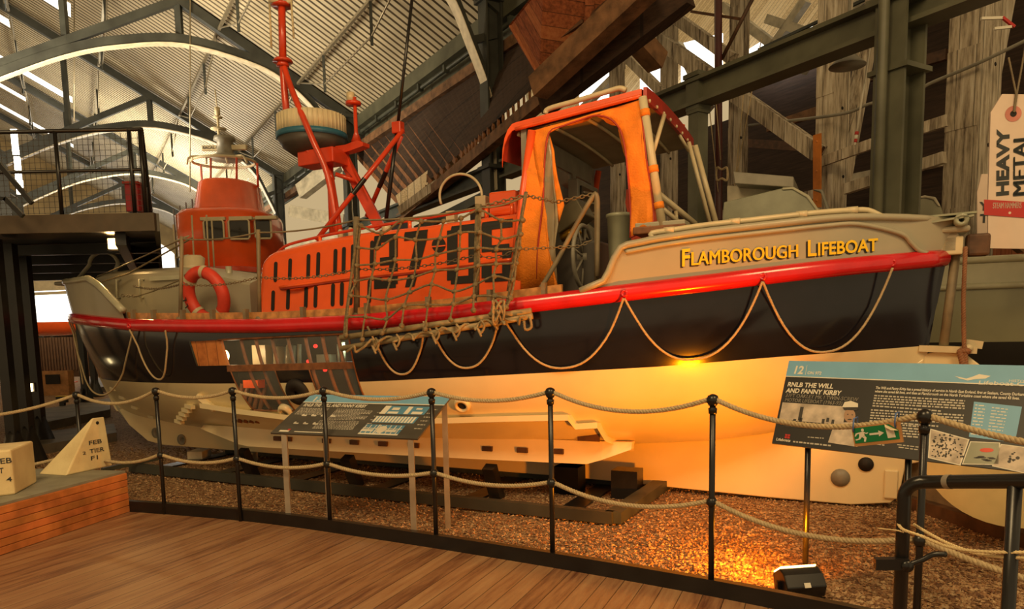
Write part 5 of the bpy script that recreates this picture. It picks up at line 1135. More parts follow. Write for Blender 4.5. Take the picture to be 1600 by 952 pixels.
for k in range(5): wordline(m, 1361-k*.6, 642+k*4.2, 1506-k*.3 if k < 4 else 1466, 650.5+k*4.3)
for k in range(5): wordline(m, 1410, 666+k*4.2, 1436, 668+k*4.2)
wordline(m, 1262, 684, 1288, 686, .006); wordline(m, 1350, 693, 1382, 697, .007); wordline(m, 1402, 696, 1436, 700, .006); wordline(m, 1404, 700, 1434, 704, .006); wordline(m, 1239, 691.5, 1298, 698, .010)
m.build('body_lettering', 'inkg', ip)
m = MB(); wr(m, 'Lifeboats', 1212.5, 688.5, .026, wdt(1212, 688, 1234, 691), .02)
m.build('lifeboats_lettering', 'ink', ip)
m = MB(); a, c = P2(1226, 685); 
for i in range(2):
    for j in range(2): rc(m, a+i*.019, a+.016+i*.019, c+j*.016, c+.013+j*.016, .002)
m.build('flag_emblem', 'tagr', ip)
# swoosh emblem and collection title
m = MB(); P = [P2(*q) for q in ((1492, 588), (1510, 592), (1520, 589), (1530, 585), (1548, 588), (1540, 592), (1524, 593), (1512, 595), (1500, 592))]; m.add([O+X*(a+sk*c/Hh)+Yv*c+NN*.002 for a, c in P], [tuple(range(len(P)))], False)
wr(m, 'Lifeboat Collection', 1528, 601, .034, .40, .01); wr(m, 'HISTORIC', 1576, 597, .020, .11, .005); m.build('collection_emblem', 'ink', ip)
# photographs
m = MB(); rcp(m, 1223, 629, 1316, 672, .0016); m.build('ship_photo', 'photo', ip)
m = MB(); P = [P2(*q) for q in ((1224, 662), (1260, 665), (1296, 666), (1291, 671), (1228, 668))]; m.add([O+X*(a+sk*c/Hh)+Yv*c+NN*.0026 for a, c in P], [tuple(range(len(P)))], False)
for (x, y) in ((1240, 655), (1250, 653), (1285, 655), (1292, 653), (1300, 656)): rcp(m, x, y, x+3, y+7, .0026)
rcp(m, 1233, 660, 1300, 663, .0025); rcp(m, 1251, 636, 1252, 658, .0026); m.build('ship_silhouette', 'dark', ip)
def blob(mb, cx, cy, rx, ry, off, n=16, a0=0, a1=2*PI):
    P = [P2(cx+rx*math.cos(t), cy+ry*math.sin(t)) for t in np.linspace(a0, a1, n+1)[:n if a1-a0 > 6.2 else n+1]]; mb.add([O+X*(a+sk*c/Hh)+Yv*c+NN*off for a, c in P], [tuple(range(len(P)))], False)
m = MB(); P = [P2(*q) for q in ((1302, 668), (1312, 661), (1334, 660), (1342, 665), (1340, 699), (1294, 692))]; m.add([O+X*(a+sk*c/Hh)+Yv*c+NN*.003 for a, c in P], [tuple(range(len(P)))], False); m.build('sailor_jersey', 'photo', ip)
m = MB(); blob(m, 1328, 650, 9, 11, .0034); m.build('sailor_face', 'skin', ip)
m = MB(); P = [P2(*q) for q in ((1316, 637), (1320, 629), (1330, 627), (1341, 631), (1341, 637))]; m.add([O+X*(a+sk*c/Hh)+Yv*c+NN*.0038 for a, c in P], [tuple(range(len(P)))], False); m.build('sailor_cap', 'ink', ip)
m = MB(); P = [P2(*q) for q in ((1317, 637), (1341, 639), (1339, 642), (1319, 641))]; m.add([O+X*(a+sk*c/Hh)+Yv*c+NN*.0040 for a, c in P], [tuple(range(len(P)))], False); blob(m, 1325, 648, 1.3, .8, .004); blob(m, 1332, 649, 1.3, .8, .004); blob(m, 1328, 656, 3.4, .9, .004); wr(m, 'R.N.L.I.', 1302, 692, .042, .115, .01); m.build('sailor_detail', 'dark', ip)
m = MB(); P = [P2(*q) for q in ((1522, 628), (1597, 636), (1586, 692), (1514, 683))]; m.add([O+X*(a+sk*c/Hh)+Yv*c+NN*.0016 for a, c in P], [tuple(range(len(P)))], False); m.build('blue_table', 'pblue', ip)
m = MB()
for k in range(10): wordline(m, 1524-k*.8, 634+k*5, 1540-k*.8, 636+k*5, .006); wordline(m, 1550-k*.9, 638+k*4.8, 1575-k*1.1, 641+k*4.8, .005)
m.build('table_lettering', 'ink', ip)
for q4, mt, nm in ((((1453, 670), (1515, 687), (1501, 728), (1450, 716)), 'photo', 'crowd_photo'), (((1516, 690), (1563, 692), (1562, 727), (1503, 726)), 'grn', 'slipway_photo'), (((1564, 694), (1610, 700), (1610, 742), (1550, 729)), 'photo', 'rescue_photo')):
    P = [P2(*q) for q in q4]; cx_ = sum(p[0] for p in P)/4; cc_ = sum(p[1] for p in P)/4
    m = MB(); m.add([O+X*(a+sk*c/Hh)+Yv*c+NN*.0016 for a, c in P], [(0, 1, 2, 3)], False); o = m.build(nm, 'ink', ip)
    m = MB(); m.add([O+X*(a+sk*c/Hh)+Yv*c+NN*.0022 for a, c in [(cx_+(p[0]-cx_)*.93, cc_+(p[1]-cc_)*.93) for p in P]], [(0, 1, 2, 3)], False); m.build('print', mt, o)
    m = MB()
    for k in range(90 if nm == 'crowd_photo' else 9):
        if nm == 'crowd_photo': blob(m, rt.uniform(1457, 1505), rt.uniform(680, 715), rt.uniform(.8, 2.4), rt.uniform(.7, 2), .0026, 7)
        elif nm == 'rescue_photo': blob(m, rt.uniform(1575, 1592), rt.uniform(706, 722), rt.uniform(1.5, 4), rt.uniform(1, 3), .0026, 7)
        else: blob(m, 1527+k*3, 712+rt.uniform(-1, 6)+k*.5, 6, 1.2, .0026, 7)
    m.build('print_detail', 'dark', o)
    if nm == 'slipway_photo': m = MB(); blob(m, 1542, 704, 11, 3.4, .003); m.build('print_boat', 'mast', o)
for px_ in (1256, 1413):
    a, c = P2(px_, 700 if px_ == 1256 else 722); q = O+X*(a)+Yv*.05-NN*.03; m = MB(); m.tube([q, V(q[0], q[1], GZ)], .019, 10); m.build('leg', 'black', ip)
m = MB(); m.bar(O+X*.05+Yv*.06-NN*.022, O+X*(Wd-.1)+Yv*.06-NN*.022, .02, .03); m.build('rail', 'black', ip)
# exit sign hanging on the rope
es = thing('exit_sign', 'green running man exit sign on plywood tied to the upper rope', 'sign', (0, 0, 0))
ax_, ay_ = heads[7], heads[8]; dS = (ay_-ax_)/np.linalg.norm(ay_-ax_); dS[2] = 0; dS /= np.linalg.norm(dS)
nS = V(dS[1], -dS[0], 0); nS = nS if nS[1] < 0 else -nS; pS = heads[7]+nS*.022
S = [atpl(a, b, pS, nS) for a, b in ((1336, 698), (1412, 691), (1405, 656), (1328, 668))]
Xs = (S[1]-S[0]); Wn = np.linalg.norm(Xs); Xs /= Wn; Ys = S[3]-S[0]; Ys -= Xs*(Ys@Xs); Hn = np.linalg.norm(Ys); Ys /= Hn
def sp(a, b, off): return S[0]+Xs*a*Wn+Ys*b*Hn+nS*off
m = MB(); m.prism([sp(0, 0, -.006), sp(1, 0, -.006), sp(1, 1, -.006), sp(0, 1, -.006)], nS*.012); m.build('backing_board', 'ply', es)
m = MB(); m.add([sp(.03, .15, .0075), sp(.95, .17, .0075), sp(.95, .62, .0075), sp(.78, .95, .0075), sp(.03, .93, .0075)], [(0, 1, 2, 3, 4)], False); m.build('green_face', 'green', es)
m = MB()
def pg(pts): m.add([sp(a, b, .009) for a, b in pts], [tuple(range(len(pts)))], False)
pg([(.36, .50), (.55, .50), (.55, .40), (.66, .555), (.55, .70), (.55, .60), (.36, .60)])
pg([(.72, .27), (.88, .28), (.86, .66), (.76, .80), (.70, .80)])
pg([(.23+.032*math.cos(t), .80+.075*math.sin(t)) for t in np.linspace(0, 2*PI, 13)[:-1]])
pg([(.15, .70), (.24, .72), (.26, .52), (.20, .44), (.14, .50)]); pg([(.20, .44), (.26, .50), (.29, .40), (.26, .20), (.22, .21), (.24, .36)]); pg([(.14, .50), (.20, .46), (.15, .34), (.06, .30), (.05, .36), (.12, .39)])
pg([(.15, .70), (.17, .64), (.10, .60), (.07, .50), (.045, .52), (.075, .66)]); pg([(.24, .72), (.24, .64), (.30, .58), (.34, .62), (.335, .66), (.29, .64)])
m.build('running_man', 'ink', es)
m = MB(); m.prism([sp(.70, .97, .010), sp(.95, .60, .012), sp(.84, .66, .03), sp(.72, .84, .022)], nS*.001); m.build('peeled_corner', 'creamp', es)
for a in (.06, .92): m = MB(); q = sp(a, .97, .0); m.tube([q+nS*.02+V(0, 0, .0), q+nS*.012+V(0, 0, .045), q-nS*.03+V(0, 0, .05), q-nS*.03-V(0, 0, .01), q+nS*.012-V(0, 0, .02)], .004, 6, closed=True); m.build('cable_tie', 'tie', es)
# far faded panel (flat reading table)
Ob = V(-2.03, 6.12, .78); Xf = V(.92, -.37, 0); Xf /= np.linalg.norm(Xf); tlf = V(-1.80, 6.60, 1.055); Yf = tlf-Ob; skf = float(Yf@Xf); Yf = Yf-Xf*skf; Hf = np.linalg.norm(Yf); Yf /= Hf; Nf = np.cross(Xf, Yf); Wf = 1.40
ig = thing('info_panel', 'long faded grey info panel on four pale legs, left half of the barrier', 'sign', (0, 0, 0))
O2 = Ob
def f2(a, c, off=0): return O2+Xf*(a+skf*c/Hf)+Yf*c+Nf*off
def pf(px_, py_): p = atpl(px_, py_, O2, Nf)-O2; c = float(p@Yf); return float(p@Xf)-skf*c/Hf, c
def r2(mb, x0, y0, x1, y1, off):
    a0, c0 = pf(x0, y1); a1, c1 = pf(x1, y0); a1b = a0+(a1-a0); mb.add([f2(a0, c0, off), f2(a1, c0, off), f2(a1, c1, off), f2(a0, c1, off)], [(0, 1, 2, 3)], False)
def rr(mb, a0, a1, c0, c1, off): mb.add([f2(a0*Wf, c0*Hf, off), f2(a1*Wf, c0*Hf, off), f2(a1*Wf, c1*Hf, off), f2(a0*Wf, c1*Hf, off)], [(0, 1, 2, 3)], False)
m = MB(); m.prism([f2(0, 0, -.014), f2(Wf, 0, -.014), f2(Wf, Hf, -.014), f2(0, Hf, -.014)], Nf*.014); m.build('board', 'pgrey', ig)
m = MB(); rr(m, 0, 1, .80, 1, .0012); m.build('blue_header', 'pblue', ig)
m = MB(); rr(m, 0, 1, .78, .80, .0014); write(m, '13', f2(.05*Wf, .82*Hf, .002), Xf, Yf, .10, .03, 0, .10); write(m, 'RNLB THE WILL AND FANNY KIRBY', f2(.03*Wf, .68*Hf, .002), Xf, Yf, .065, .03, 0, .46*Wf)
for c in (.46, .26):
    for a in (.10, .17, .24, .31): m.add([f2(a*Wf+.012*math.cos(t), c*Hf+.018*math.sin(t), .002) for t in np.linspace(0, 2*PI, 9)[:-1]], [tuple(range(8))], False); rr(m, a, a+.03, c-.03, c, .002)
rr(m, .05, .12, .035, .075, .002); rr(m, .16, .36, .04, .06, .002); m.build('title_lettering', 'ink', ig)
m = MB()
def wl2(a0, a1, c):
    a = a0
    while a < a1: b_ = min(a+rt.uniform(.006, .02), a1); rr(m, a, b_, c, c+.018, .0016); a = b_+.005
for k in range(6): wl2(.03, .24, .63-.03*k-.01)
for k in range(9): wl2(.30, .56 if k % 4 else .50, .62-.032*k)
for k in range(7): wl2(.26, .54, .32-.03*k)
for k in range(5): wl2(.60, .63, .56-.09*k)
for k in range(6): wl2(.93, .98, .66-.09*k)
m.build('body_lettering', 'inkg', ig)
m = MB(); 
for c0, c1, a0, a1, mt in ((.54, .74, .62, .92, 0), (.33, .49, .62, .90, 1), (.06, .28, .60, .86, 1)):
    m.mat(mt); rr(m, a0, a1, c0, c1, .0015)
m.build('plan_drawing', ['pteal', 'pteal'], ig)
m = MB()
rr(m, .62, .66, .54, .74, .002); rr(m, .67, .74, .55, .60, .002); rr(m, .68, .73, .64, .70, .002); rr(m, .78, .81, .55, .73, .002); rr(m, .83, .90, .55, .61, .002); rr(m, .84, .88, .66, .70, .002)
for k in range(13): rr(m, .622+k*.021, .636+k*.021, .34, .48, .002)
rr(m, .60, .86, .05, .08, .002); rr(m, .60, .68, .12, .17, .002); rr(m, .76, .83, .12, .17, .002); rr(m, .69, .70, .08, .28, .002); rr(m, .60, .86, .185, .20, .002)
m.add([f2(.73*Wf+.05*math.cos(t)*Wf*.6, .17*Hf+.05*math.sin(t), .0022) for t in np.linspace(0, 2*PI, 15)[:-1]], [tuple(range(14))], False)
for k in range(8): rr(m, .605+k*.033, .611+k*.033, .08, .27, .0021)
m.build('plan_lines', 'ink', ig)
m = MB(); rr(m, .10, .12, .07, .11, .002); m.build('flag_emblem', 'tagr', ig)
for a, c in ((.09, .02), (.11, .93), (.95, .02), (.965, .93)):
    q = f2(a*Wf, c*Hf, -.02); m = MB(); m.bar(V(q[0], q[1], GZ), q, .045, .03); m.build('leg', 'leg', ig)
# floodlight in the gravel
fl = V(1.72, 4.33, GZ); tgt = LW((1.2, 1.0, 1.0)); dr = math.atan2(tgt[1]-fl[1], tgt[0]-fl[0])
ft = thing('floodlight', 'black floodlight lit orange, standing on the gravel inside the barrier', 'lamp', fl, dr)
m = MB(); W_ = .125
prof = [(-.09, .03), (-.11, .10), (-.06, .165), (.0, .19), (.085, .135), (.055, .02)]
m.prism([(x, -W_, z) for x, z in prof], (0, 2*W_, 0)); m.build('housing', 'black', ft, .008)
m = MB(); m.prism([(.002, -W_+.012, .193), (.088, -W_+.012, .137), (.092, -W_+.012, .143), (.006, -W_+.012, .199)], (0, 2*W_-.024, 0)); m.build('lamp_glass', 'lampy', ft)
m = MB(); m.bar((-.02, -W_, .0), (-.02, -W_-.01, .12), .02, .03); m.bar((-.02, W_, .0), (-.02, W_+.01, .12), .02, .03); m.box((-.02, 0, .008), (.08, 2*W_+.04, .012)); m.build('yoke', 'black', ft)
m = MB(); m.prism([(-.1125, -.02, .10), (-.1125, .02, .10), (-.098, .02, .125), (-.098, -.02, .125)], (-.002, 0, 0)); m.build('sticker', 'ink', ft)
lamp('AREA', fl+V(.06*math.cos(dr), .06*math.sin(dr), .215), 24, (1, .24, .0), 'floodlight_beam', size=.2, target=LW((1.6, 1.0, 1.1)))
lamp('SPOT', fl+V(.06*math.cos(dr), .06*math.sin(dr), .22), 300, (1, .25, .0), 'floodlight_beam', spot_size=2.0, spot_blend=.9, shadow_soft_size=.06, target=LW((1.9, 1.0, 1.0)))
# ================================================================== FOREGROUND HANDRAIL
hr = thing('handrail', 'black tubular handrail with latch in the right foreground', 'handrail', (1.21, 2.25, 0))
def h3(px_, py_, Y): return aty(px_, py_, Y)-V(1.21, 2.25, 0)
Y0 = 2.25; a = aty(1412, 800, Y0); xh = a[0]
zt_ = aty(1412, 748, Y0)[2]-.0
P = [V(xh, Y0, 0), V(xh, Y0, zt_-.055)]+[V(xh+.05*(1-math.cos(t)), Y0-.035*(1-math.cos(t)), zt_-.055+.05*math.sin(t)) for t in np.linspace(.2, PI/2, 6)]
q = aty(1600, 752, 1.93); e = P[-1]+(q-P[-1])*2.4
P += [P[-1]+(q-P[-1])*t for t in (.2, 1.0, 2.4)]
P = [p-V(1.21, 2.25, 0) for p in P]
m = MB(); m.tube(P, .0205, 14); m.build('tube_frame', 'black', hr)
p = P[-2]*.90+P[-1]*.0+P[-3]*.10; m = MB(); m.tube([p, V(p[0], p[1], 0)], .018, 12); m.build('upright', 'black', hr)
m = MB(); p = V(xh, Y0, aty(1415, 880, Y0)[2])-V(1.21, 2.25, 0); m.bar(p-V(.085, 0, .0), p+V(.01, -.02, 0.005), .03, .035); m.tube(smooth([p+V(.01, -.02, .0), p+V(.05, -.03, .02), p+V(.08, -.03, .035), p+V(.12, -.03, .035)], 4), .009, 8); m.lathe([(0, 0), (.018, 0), (.018, .02), (0, .02)], p+V(0, -.02, 0), 10, (0, -1, 0)); m.build('latch', 'black', hr)
m = MB(); t0 = P[9]*.7+P[10]*.3 if len(P) > 10 else P[-3]; a_ = P[-3]; b_ = P[-2]; c1 = a_+(b_-a_)*.02; c2 = a_+(b_-a_)*.10; m.tube([c1, c2], .0215, 14, cap=False); m.build('tape_band', 'leg', hr)
o = MB()
o.rope(smooth([aty(1372, 826, 2.35), aty(1400, 829, 2.24), aty(1412, 832, 2.21)], 4), .003, .02, 5)
o.rope(smooth([aty(1402, 818, 2.26), aty(1412, 828, 2.20), aty(1440, 838, 2.15), aty(1480, 854, 2.08), aty(1530, 862, 2.0), aty(1620, 864, 1.9)], 5), .0058, .03, 6)
o.rope(smooth([aty(1428, 820, 2.30), aty(1455, 836, 2.2), aty(1490, 853, 2.1), aty(1540, 868, 2.0), aty(1620, 873, 1.9)], 5), .0058, .03, 6)
tag(o.build('cord', paint('pale_cord', (.80, .62, .33), .8)), 'pale doubled cord tied round the foreground handrail', 'cord')
# ================================================================== PLINTH AND STONE BLOCKS
c0, c1 = atz(201, 800, 0), atz(0, 868, 0); d = (c0-c1); L = np.linalg.norm(d); d /= L; bk = V(-d[1], d[0], 0); bk = -bk if bk@(V(0, 0, 0)-c0) > 0 else bk
hz = .385; m = MB(); q0 = c0; q1 = c0-d*(L+1.6)
m.prism([q1, q0, q0+bk*.95, q1+bk*.95], (0, 0, hz-.02)); pl = m.build('display_plinth', 'boxwood'); tag(pl, 'low pine boarded plinth carrying the pale stone blocks', 'plinth')
m = MB(); m.prism([q1+V(0, 0, hz-.02), q0+V(0, 0, hz-.02), q0+bk*.95+V(0, 0, hz-.02), q1+bk*.95+V(0, 0, hz-.02)], (0, 0, .02)); nb5 = 6
for i in range(nb5):
    za, zb = (hz-.02)*i/nb5+.003, (hz-.02)*(i+1)/nb5-.003; fo = -bk; mm_ = MB(); mm_.prism([q1+V(0, 0, za), q0+V(0, 0, za), q0+V(0, 0, zb), q1+V(0, 0, zb)], fo*.014); bo = mm_.build('cladding_board', paint('pine_board', (.60+.04*(i % 3), .20+.02*(i % 2), .055), .5, var=.22, scale=5), pl, .003)
tp2 = m.build('top_slab', 'slab', pl)
def topz(px_, py_): return atz(px_, py_, hz)
# tapered block
a = topz(103, 744); b = topz(176, 728); z_ = hz
fA, fB = a, b; wdir = (b-a)/np.linalg.norm(b-a); nb = V(-wdir[1], wdir[0], 0); nb = nb if nb[1] > 0 else -nb
pn = -nb
tA, tB = atpl(145, 653, a, pn), atpl(163, 651, a, pn); lA = topz(60, 741)
e = lA-a; bkv = e*1.0
blk = thing('stone_block', 'tapered pale stone block lettered FEB 2 TIER F1', 'block', (0, 0, 0))
m = MB(); m.hexa([a, b, b+bkv*1.15, a+bkv, tA, tB, tB+bkv*.12+V(0, 0, -.03), tA+bkv*.06+V(0, 0, -.01)]); m.build('body', 'stone', blk, .012)
m = MB(); hh = atpl(152, 661, a, pn); m.lathe([(0, 0), (.016, 0), (.016, .003), (0, .003)], hh+pn*.0, 14, pn); m.build('lifting_hole', 'slot', blk)
m = MB(); yv = V(0, 0, 1)
def wb(txt, px_, py_, x1, h_, bold=.015): p = atpl(px_, py_, a, pn); q = atpl(x1, py_-2, a, pn); write(m, txt, p+pn*.003, wdir, yv, h_, bold, 0, float((q-p)@wdir))
wb('FEB', 138, 696, 159, .055); wb('2', 129, 711, 134, .04); wb('TIER', 140, 709, 163, .055); wb('F1', 141, 720, 153, .055); m.build('lettering', 'tagk', blk)
# square block at the edge
a = topz(0, 776); b = topz(24, 773); wd2 = (b-a)/np.linalg.norm(b-a); a2 = a-wd2*.28; c_ = topz(58, 754)-b; pn2 = V(wd2[1], -wd2[0], 0); pn2 = pn2 if pn2[1] < 0 else -pn2; tz = atpl(22, 702, a, pn2)[2]
blk2 = thing('stone_block', 'square pale stone block cut by the left edge, lettered FEB T 4', 'block', (0, 0, 0))
m = MB(); up_ = V(0, 0, tz-hz); m.hexa([a2, b, b+c_, a2+c_, a2+up_, b+up_, b+c_+up_*1.0, a2+c_+up_]); m.build('body', 'stone', blk2, .015)
m = MB()
def wc_(txt, px_, py_, x1, h_, o_=0): p = atpl(px_, py_, a, pn2); q = atpl(x1, py_, a, pn2); write(m, txt, p+pn2*.003, wd2, yv, h_, .015, 0, abs(float((q-p)@wd2)))
wc_('FEB', -9, 726, 19, .06); wc_('T', -1, 740, 6, .06); wc_('4', 10, 753, 19, .05); m.build('lettering', 'tagk', blk2)
# ================================================================== LEFT: PLATFORM, LAMPS, FAR END
pfm = thing('viewing_platform', 'dark steel viewing platform with railings and wire mesh at upper left', 'platform', (0, 0, 0))
YP = 9.0; z1 = aty(120, 336, YP)[2]; z0 = aty(120, 364, YP)[2]; xR = aty(245, 350, YP)[0]; xL = -11.5
bkd = V(-.42, .907, 0)*8.2
m = MB(); m.prism([(xL, YP, z0+.06), (xR, YP, z0+.06), V(xR, YP, z0+.06)+bkd, V(xL, YP, z0+.06)+bkd], (0, 0, z1-z0-.08)); m.build('deck_slab', 'black', pfm)
m = MB(); m.box(((xL+xR)/2, YP-.03, (z0+z1)/2), (xR-xL, .06, z1-z0)); m.build('fascia', paint('fascia_brown', (.09, .065, .04), .5), pfm)
m = MB(); m.bar(V(xR, YP, (z0+z1)/2), V(xR, YP, (z0+z1)/2)+bkd, .06, z1-z0); m.build('fascia', paint('fascia_grey', (.09, .08, .06), .5), pfm)
for k, t in enumerate((.2, .38, .58, .8)): m = MB(); q = bkd*t; m.box((V((xL+xR)/2, YP, z0-.02)+q), (xR-xL, .1, .14)); m.build('joist', 'black', pfm)
m = MB(); m.bar((xR-.5, YP+.1, z0-.06), V(xR-.5, YP+.1, z0-.06)+bkd*.95, .12, .16); m.build('main_beam', 'black', pfm)
def rail_post(px0, py0, px1, Y=YP): t = aty(px0, py0, Y); b = aty(px1, 336, Y); return V(b[0], Y, z1), V(t[0], Y, t[2])
m = MB()
zt1, zt2 = aty(80, 205, YP)[2], aty(80, 268, YP)[2]
for px0, px1 in ((84, 97), (203, 211), (228, 228), (-60, -30)):
    a_ = aty(px1, 336, YP); m = MB(); m.tube([(a_[0], YP, z1), (a_[0], YP, zt1)], .024, 8); m.build('rail_post', 'black', pfm)
m = MB(); xr_ = aty(228, 300, YP)[0]; m.tube([(xL, YP, zt1), (xr_, YP, zt1)], .024, 8); m.tube([(xL, YP, zt2), (xr_, YP, zt2)], .02, 8); m.build('top_rail', 'black', pfm)
m = MB(); m.tube([V(xr_, YP, zt1), V(xr_, YP, zt1)+bkd*.95], .024, 8); m.tube([V(xr_, YP, zt2), V(xr_, YP, zt2)+bkd*.95], .02, 8)
for k in range(1, 8): q = V(xr_, YP, 0)+bkd*.13*k; m.tube([q+V(0, 0, z1), q+V(0, 0, zt1)], .024, 6)
m.build('side_railing', 'black', pfm)
m = MB()
for i in range(int((xr_-xL)/.065)): x = xr_-i*.065; m.bar((x, YP+.02, z1+.02), (x, YP+.02, zt1-.03), .004, .004)
for j in range(int((zt1-z1)/.065)): z = z1+.03+j*.065; m.bar((xL, YP+.02, z), (xr_, YP+.02, z), .004, .004)
o = m.build('wire_mesh', 'dgrey', pfm); o['kind'] = 'stuff'
# stairs at far left
m = MB(); m.bar(aty(-5, 252, 8.6), aty(50, 318, 8.6), .04, .05); m.bar(aty(8, 310, 8.6), aty(36, 338, 8.6), .04, .05); m.bar(aty(-8, 310, 8.6), aty(10, 311, 8.6), .04, .04); tag(m.build('stair_handrail', 'black'), 'sloping black stair handrail at the left edge of the platform', 'handrail')
# red fire extinguisher on platform
fe = thing('fire_extinguisher', 'dark red extinguisher cabinet standing at the platform corner', 'extinguisher', aty(212, 334, 9.35))
m = MB(); m.box((0, 0, .18), (.17, .16, .34)); m.build('cabinet', paint('ext_red', (.35, .02, .03), .4), fe, .02); m = MB(); m.box((0, 0, .36), (.19, .18, .03)); m.build('lid', 'dred', fe)
# columns under platform
for i, (px_, Y, lab) in enumerate(((13, 9.4, 'leftmost black post under the platform'), (36, 9.9, 'second black post under the platform'), (57, 11.2, 'black post with flared foot under the platform'), (133, 17.5, 'far black post with flared foot before the shed'), (148, 21, 'farthest thin black post before the shed'))):
    b = aty(px_, 600, Y); b[2] = GZ; c = thing('platform_post', lab, 'post', b, 0, 'black posts of the viewing platform'); hgt = z0+.0-GZ
    w_ = .12 if Y < 12 else .14
    m = MB(); m.box((0, 0, hgt/2), (w_, w_, hgt)); m.build('shaft', 'black', c); m = MB(); m.lathe([(.26, 0), (.24, .05), (.10, .45), (.07, .5)], (0, 0, 0), 4); m.build('flared_foot', 'black', c)
# warm lamps
fl1 = aty(181, 381, 9.75); t = thing('platform_floodlight', 'bright warm floodlight fixed under the viewing platform', 'lamp', fl1)
m = MB(); m.box((0, 0, 0), (.18, .05, .13)); m.build('lamp_face', 'lampy', t); m = MB(); m.box((0, .06, .01), (.26, .08, .19)); m.bar((0, .08, .05), (0, .08, z0-fl1[2]+.1), .03, .03); m.build('housing', 'black', t)
lamp('SPOT', fl1+V(0, -.06, 0), 40, (1, .6, .22), 'platform_beam', spot_size=2.2, shadow_soft_size=.08, target=(-3, 4.5, .3))
fl2 = aty(44, 606, 10.5); t = thing('ground_floodlight', 'small warm floodlight glowing between the platform posts', 'lamp', fl2)
m = MB(); m.box((0, 0, 0), (.11, .04, .11)); m.build('lamp_face', 'lampw', t); m = MB(); m.box((0, .05, 0), (.14, .05, .13)); m.tube([(0, .05, 0), (0, .05, GZ-fl2[2])], .015, 6); m.build('housing', 'black', t)
wl_ = aty(23, 232, 20); 
for i, (px_, py_, hh) in enumerate(((23, 220, .55), (25, 238, .12), (27, 251, .18), (28, 262, .12), (29, 275, .22), (31, 287, .18), (31, 298, .18))):
    t = aty(px_, py_, 19); m = MB(); m.box(t, (.14, .05, hh)); tag(m.build('light_slot', 'doorl'), 'bright slot of daylight in a column of slots behind the platform', 'light slot', 'slots of daylight at the left')
# steps / sleepers
for i, (q4, h_, lab) in enumerate((([(36, 667), (172, 640), (172, 622), (60, 640)], .16, 'broad grey sleeper step behind the barrier at left'), ([(38, 700), (182, 676), (178, 662), (60, 676)], .14, 'dark lower sleeper step beside the tapered block'), ([(125, 608), (170, 604), (168, 590), (130, 592)], .16, 'small far sleeper step beside the bow'))):
    P = [atz(a, b, GZ+h_) for a, b in q4]; m = MB(); m.prism([p-V(0, 0, h_) for p in P], (0, 0, h_)); tag(m.build('sleeper_step', 'sleeper'), lab, 'step')
wk = thing('work_lamp', 'small black work lamp with yellow rim on the grey sleeper', 'lamp', atz(98, 634, GZ+.16))
m = MB(); m.box((0, 0, .14), (.22, .1, .14)); m.build('housing', 'black', wk); m = MB(); m.box((0, 0, .215), (.23, .11, .015)); m.build('rim', 'yellow', wk); m = MB(); m.box((0, 0, .03), (.1, .08, .08)); m.build('foot', 'black', wk)
# cone, shed, orange boat, daylit doorway
cn = thing('traffic_cone', 'small orange traffic cone in front of the brown shed', 'cone', atz(108, 598, GZ))
m = MB(); m.lathe([(.17, .03), (.04, .62), (0, .63)], (0, 0, 0), 16); m.build('cone_body', 'cone', cn); m = MB(); m.box((0, 0, .015), (.42, .42, .03)); m.build('base', 'cone', cn)
a, b = aty(52, 590, 22), aty(148, 590, 22); zt3 = aty(90, 526, 22)[2]
sh = thing('low_shed', 'low brown corrugated shed wall far behind the bow', 'shed', (0, 0, 0))
m = MB(); m.box(((a[0]+b[0])/2, 22.3, (zt3+GZ)/2+.25), (b[0]-a[0], .5, zt3-GZ-.55)); 
for i in range(22): x = a[0]+(b[0]-a[0])*i/21; m.box((x, 22.03, (zt3+GZ)/2+.35), (.05, .05, zt3-GZ-.75))
m.build('corrugated_front', paint('shed_brown', (.16, .08, .04), .7), sh)
m = MB(); m.box(((a[0]+b[0])/2-.3, 21.9, .3), ((b[0]-a[0])*.62, .3, .72)); m.build('lower_wall', 'ply', sh); m = MB(); m.box((a[0]+.75, 21.72, .42), (.42, .03, .28)); m.box((a[0]+1.9, 21.72, .42), (.03, .03, .3)); m.build('window', 'slot', sh)
ob = thing('small_orange_boat', 'small orange boat showing through the daylit doorway at far left', 'boat', aty(72, 524, 25))
m = MB(); 
G = [[V(x, s*(.7*math.sqrt(max(0, 1-((x)/1.5)**4)))*math.sin(t), .42*math.cos(t)+.10) for t in np.linspace(0, PI, 7)] for x in np.linspace(-1.5, 1.5, 12) for s in (1,)]
m.grid([[V(x, .8*math.sqrt(max(0.001, 1-(x/1.52)**4))*math.cos(t), -.45*math.sqrt(max(.001, 1-(x/1.52)**4))*math.sin(t)+.42) for t in np.linspace(0, PI, 9)] for x in np.linspace(-1.5, 1.5, 14)]); m.box((0, 0, .40), (2.7, 1.3, .06)); m.build('hull', 'orange', ob)
m = MB(); m.box((-.8, 0, .7), (.5, .6, .5)); m.box((-1.0, 0, 1.5), (.1, .5, 1.2)); m.build('cabin', 'orange2', ob, .05)
zz0 = 1.4
m = MB(); P = [aty(50, 452, 30), aty(132, 448, 30), aty(132, 520, 30), aty(50, 522, 30)]; m.prism(P, (0, .05, 0)); o = m.build('door_1', 'doorl'); tag(o, kind='structure')
m = MB(); m.bar(P[0]+V(0, -.05, -.2), P[1]+V(0, -.05, -.2), .1, .12); m.bar(P[0], P[3], .12, .2); m.bar(P[0]+V(0, -.05, .15), P[1]+V(0, -.05, .15), .2, .5); o = m.build('door_frame', 'cream', o)
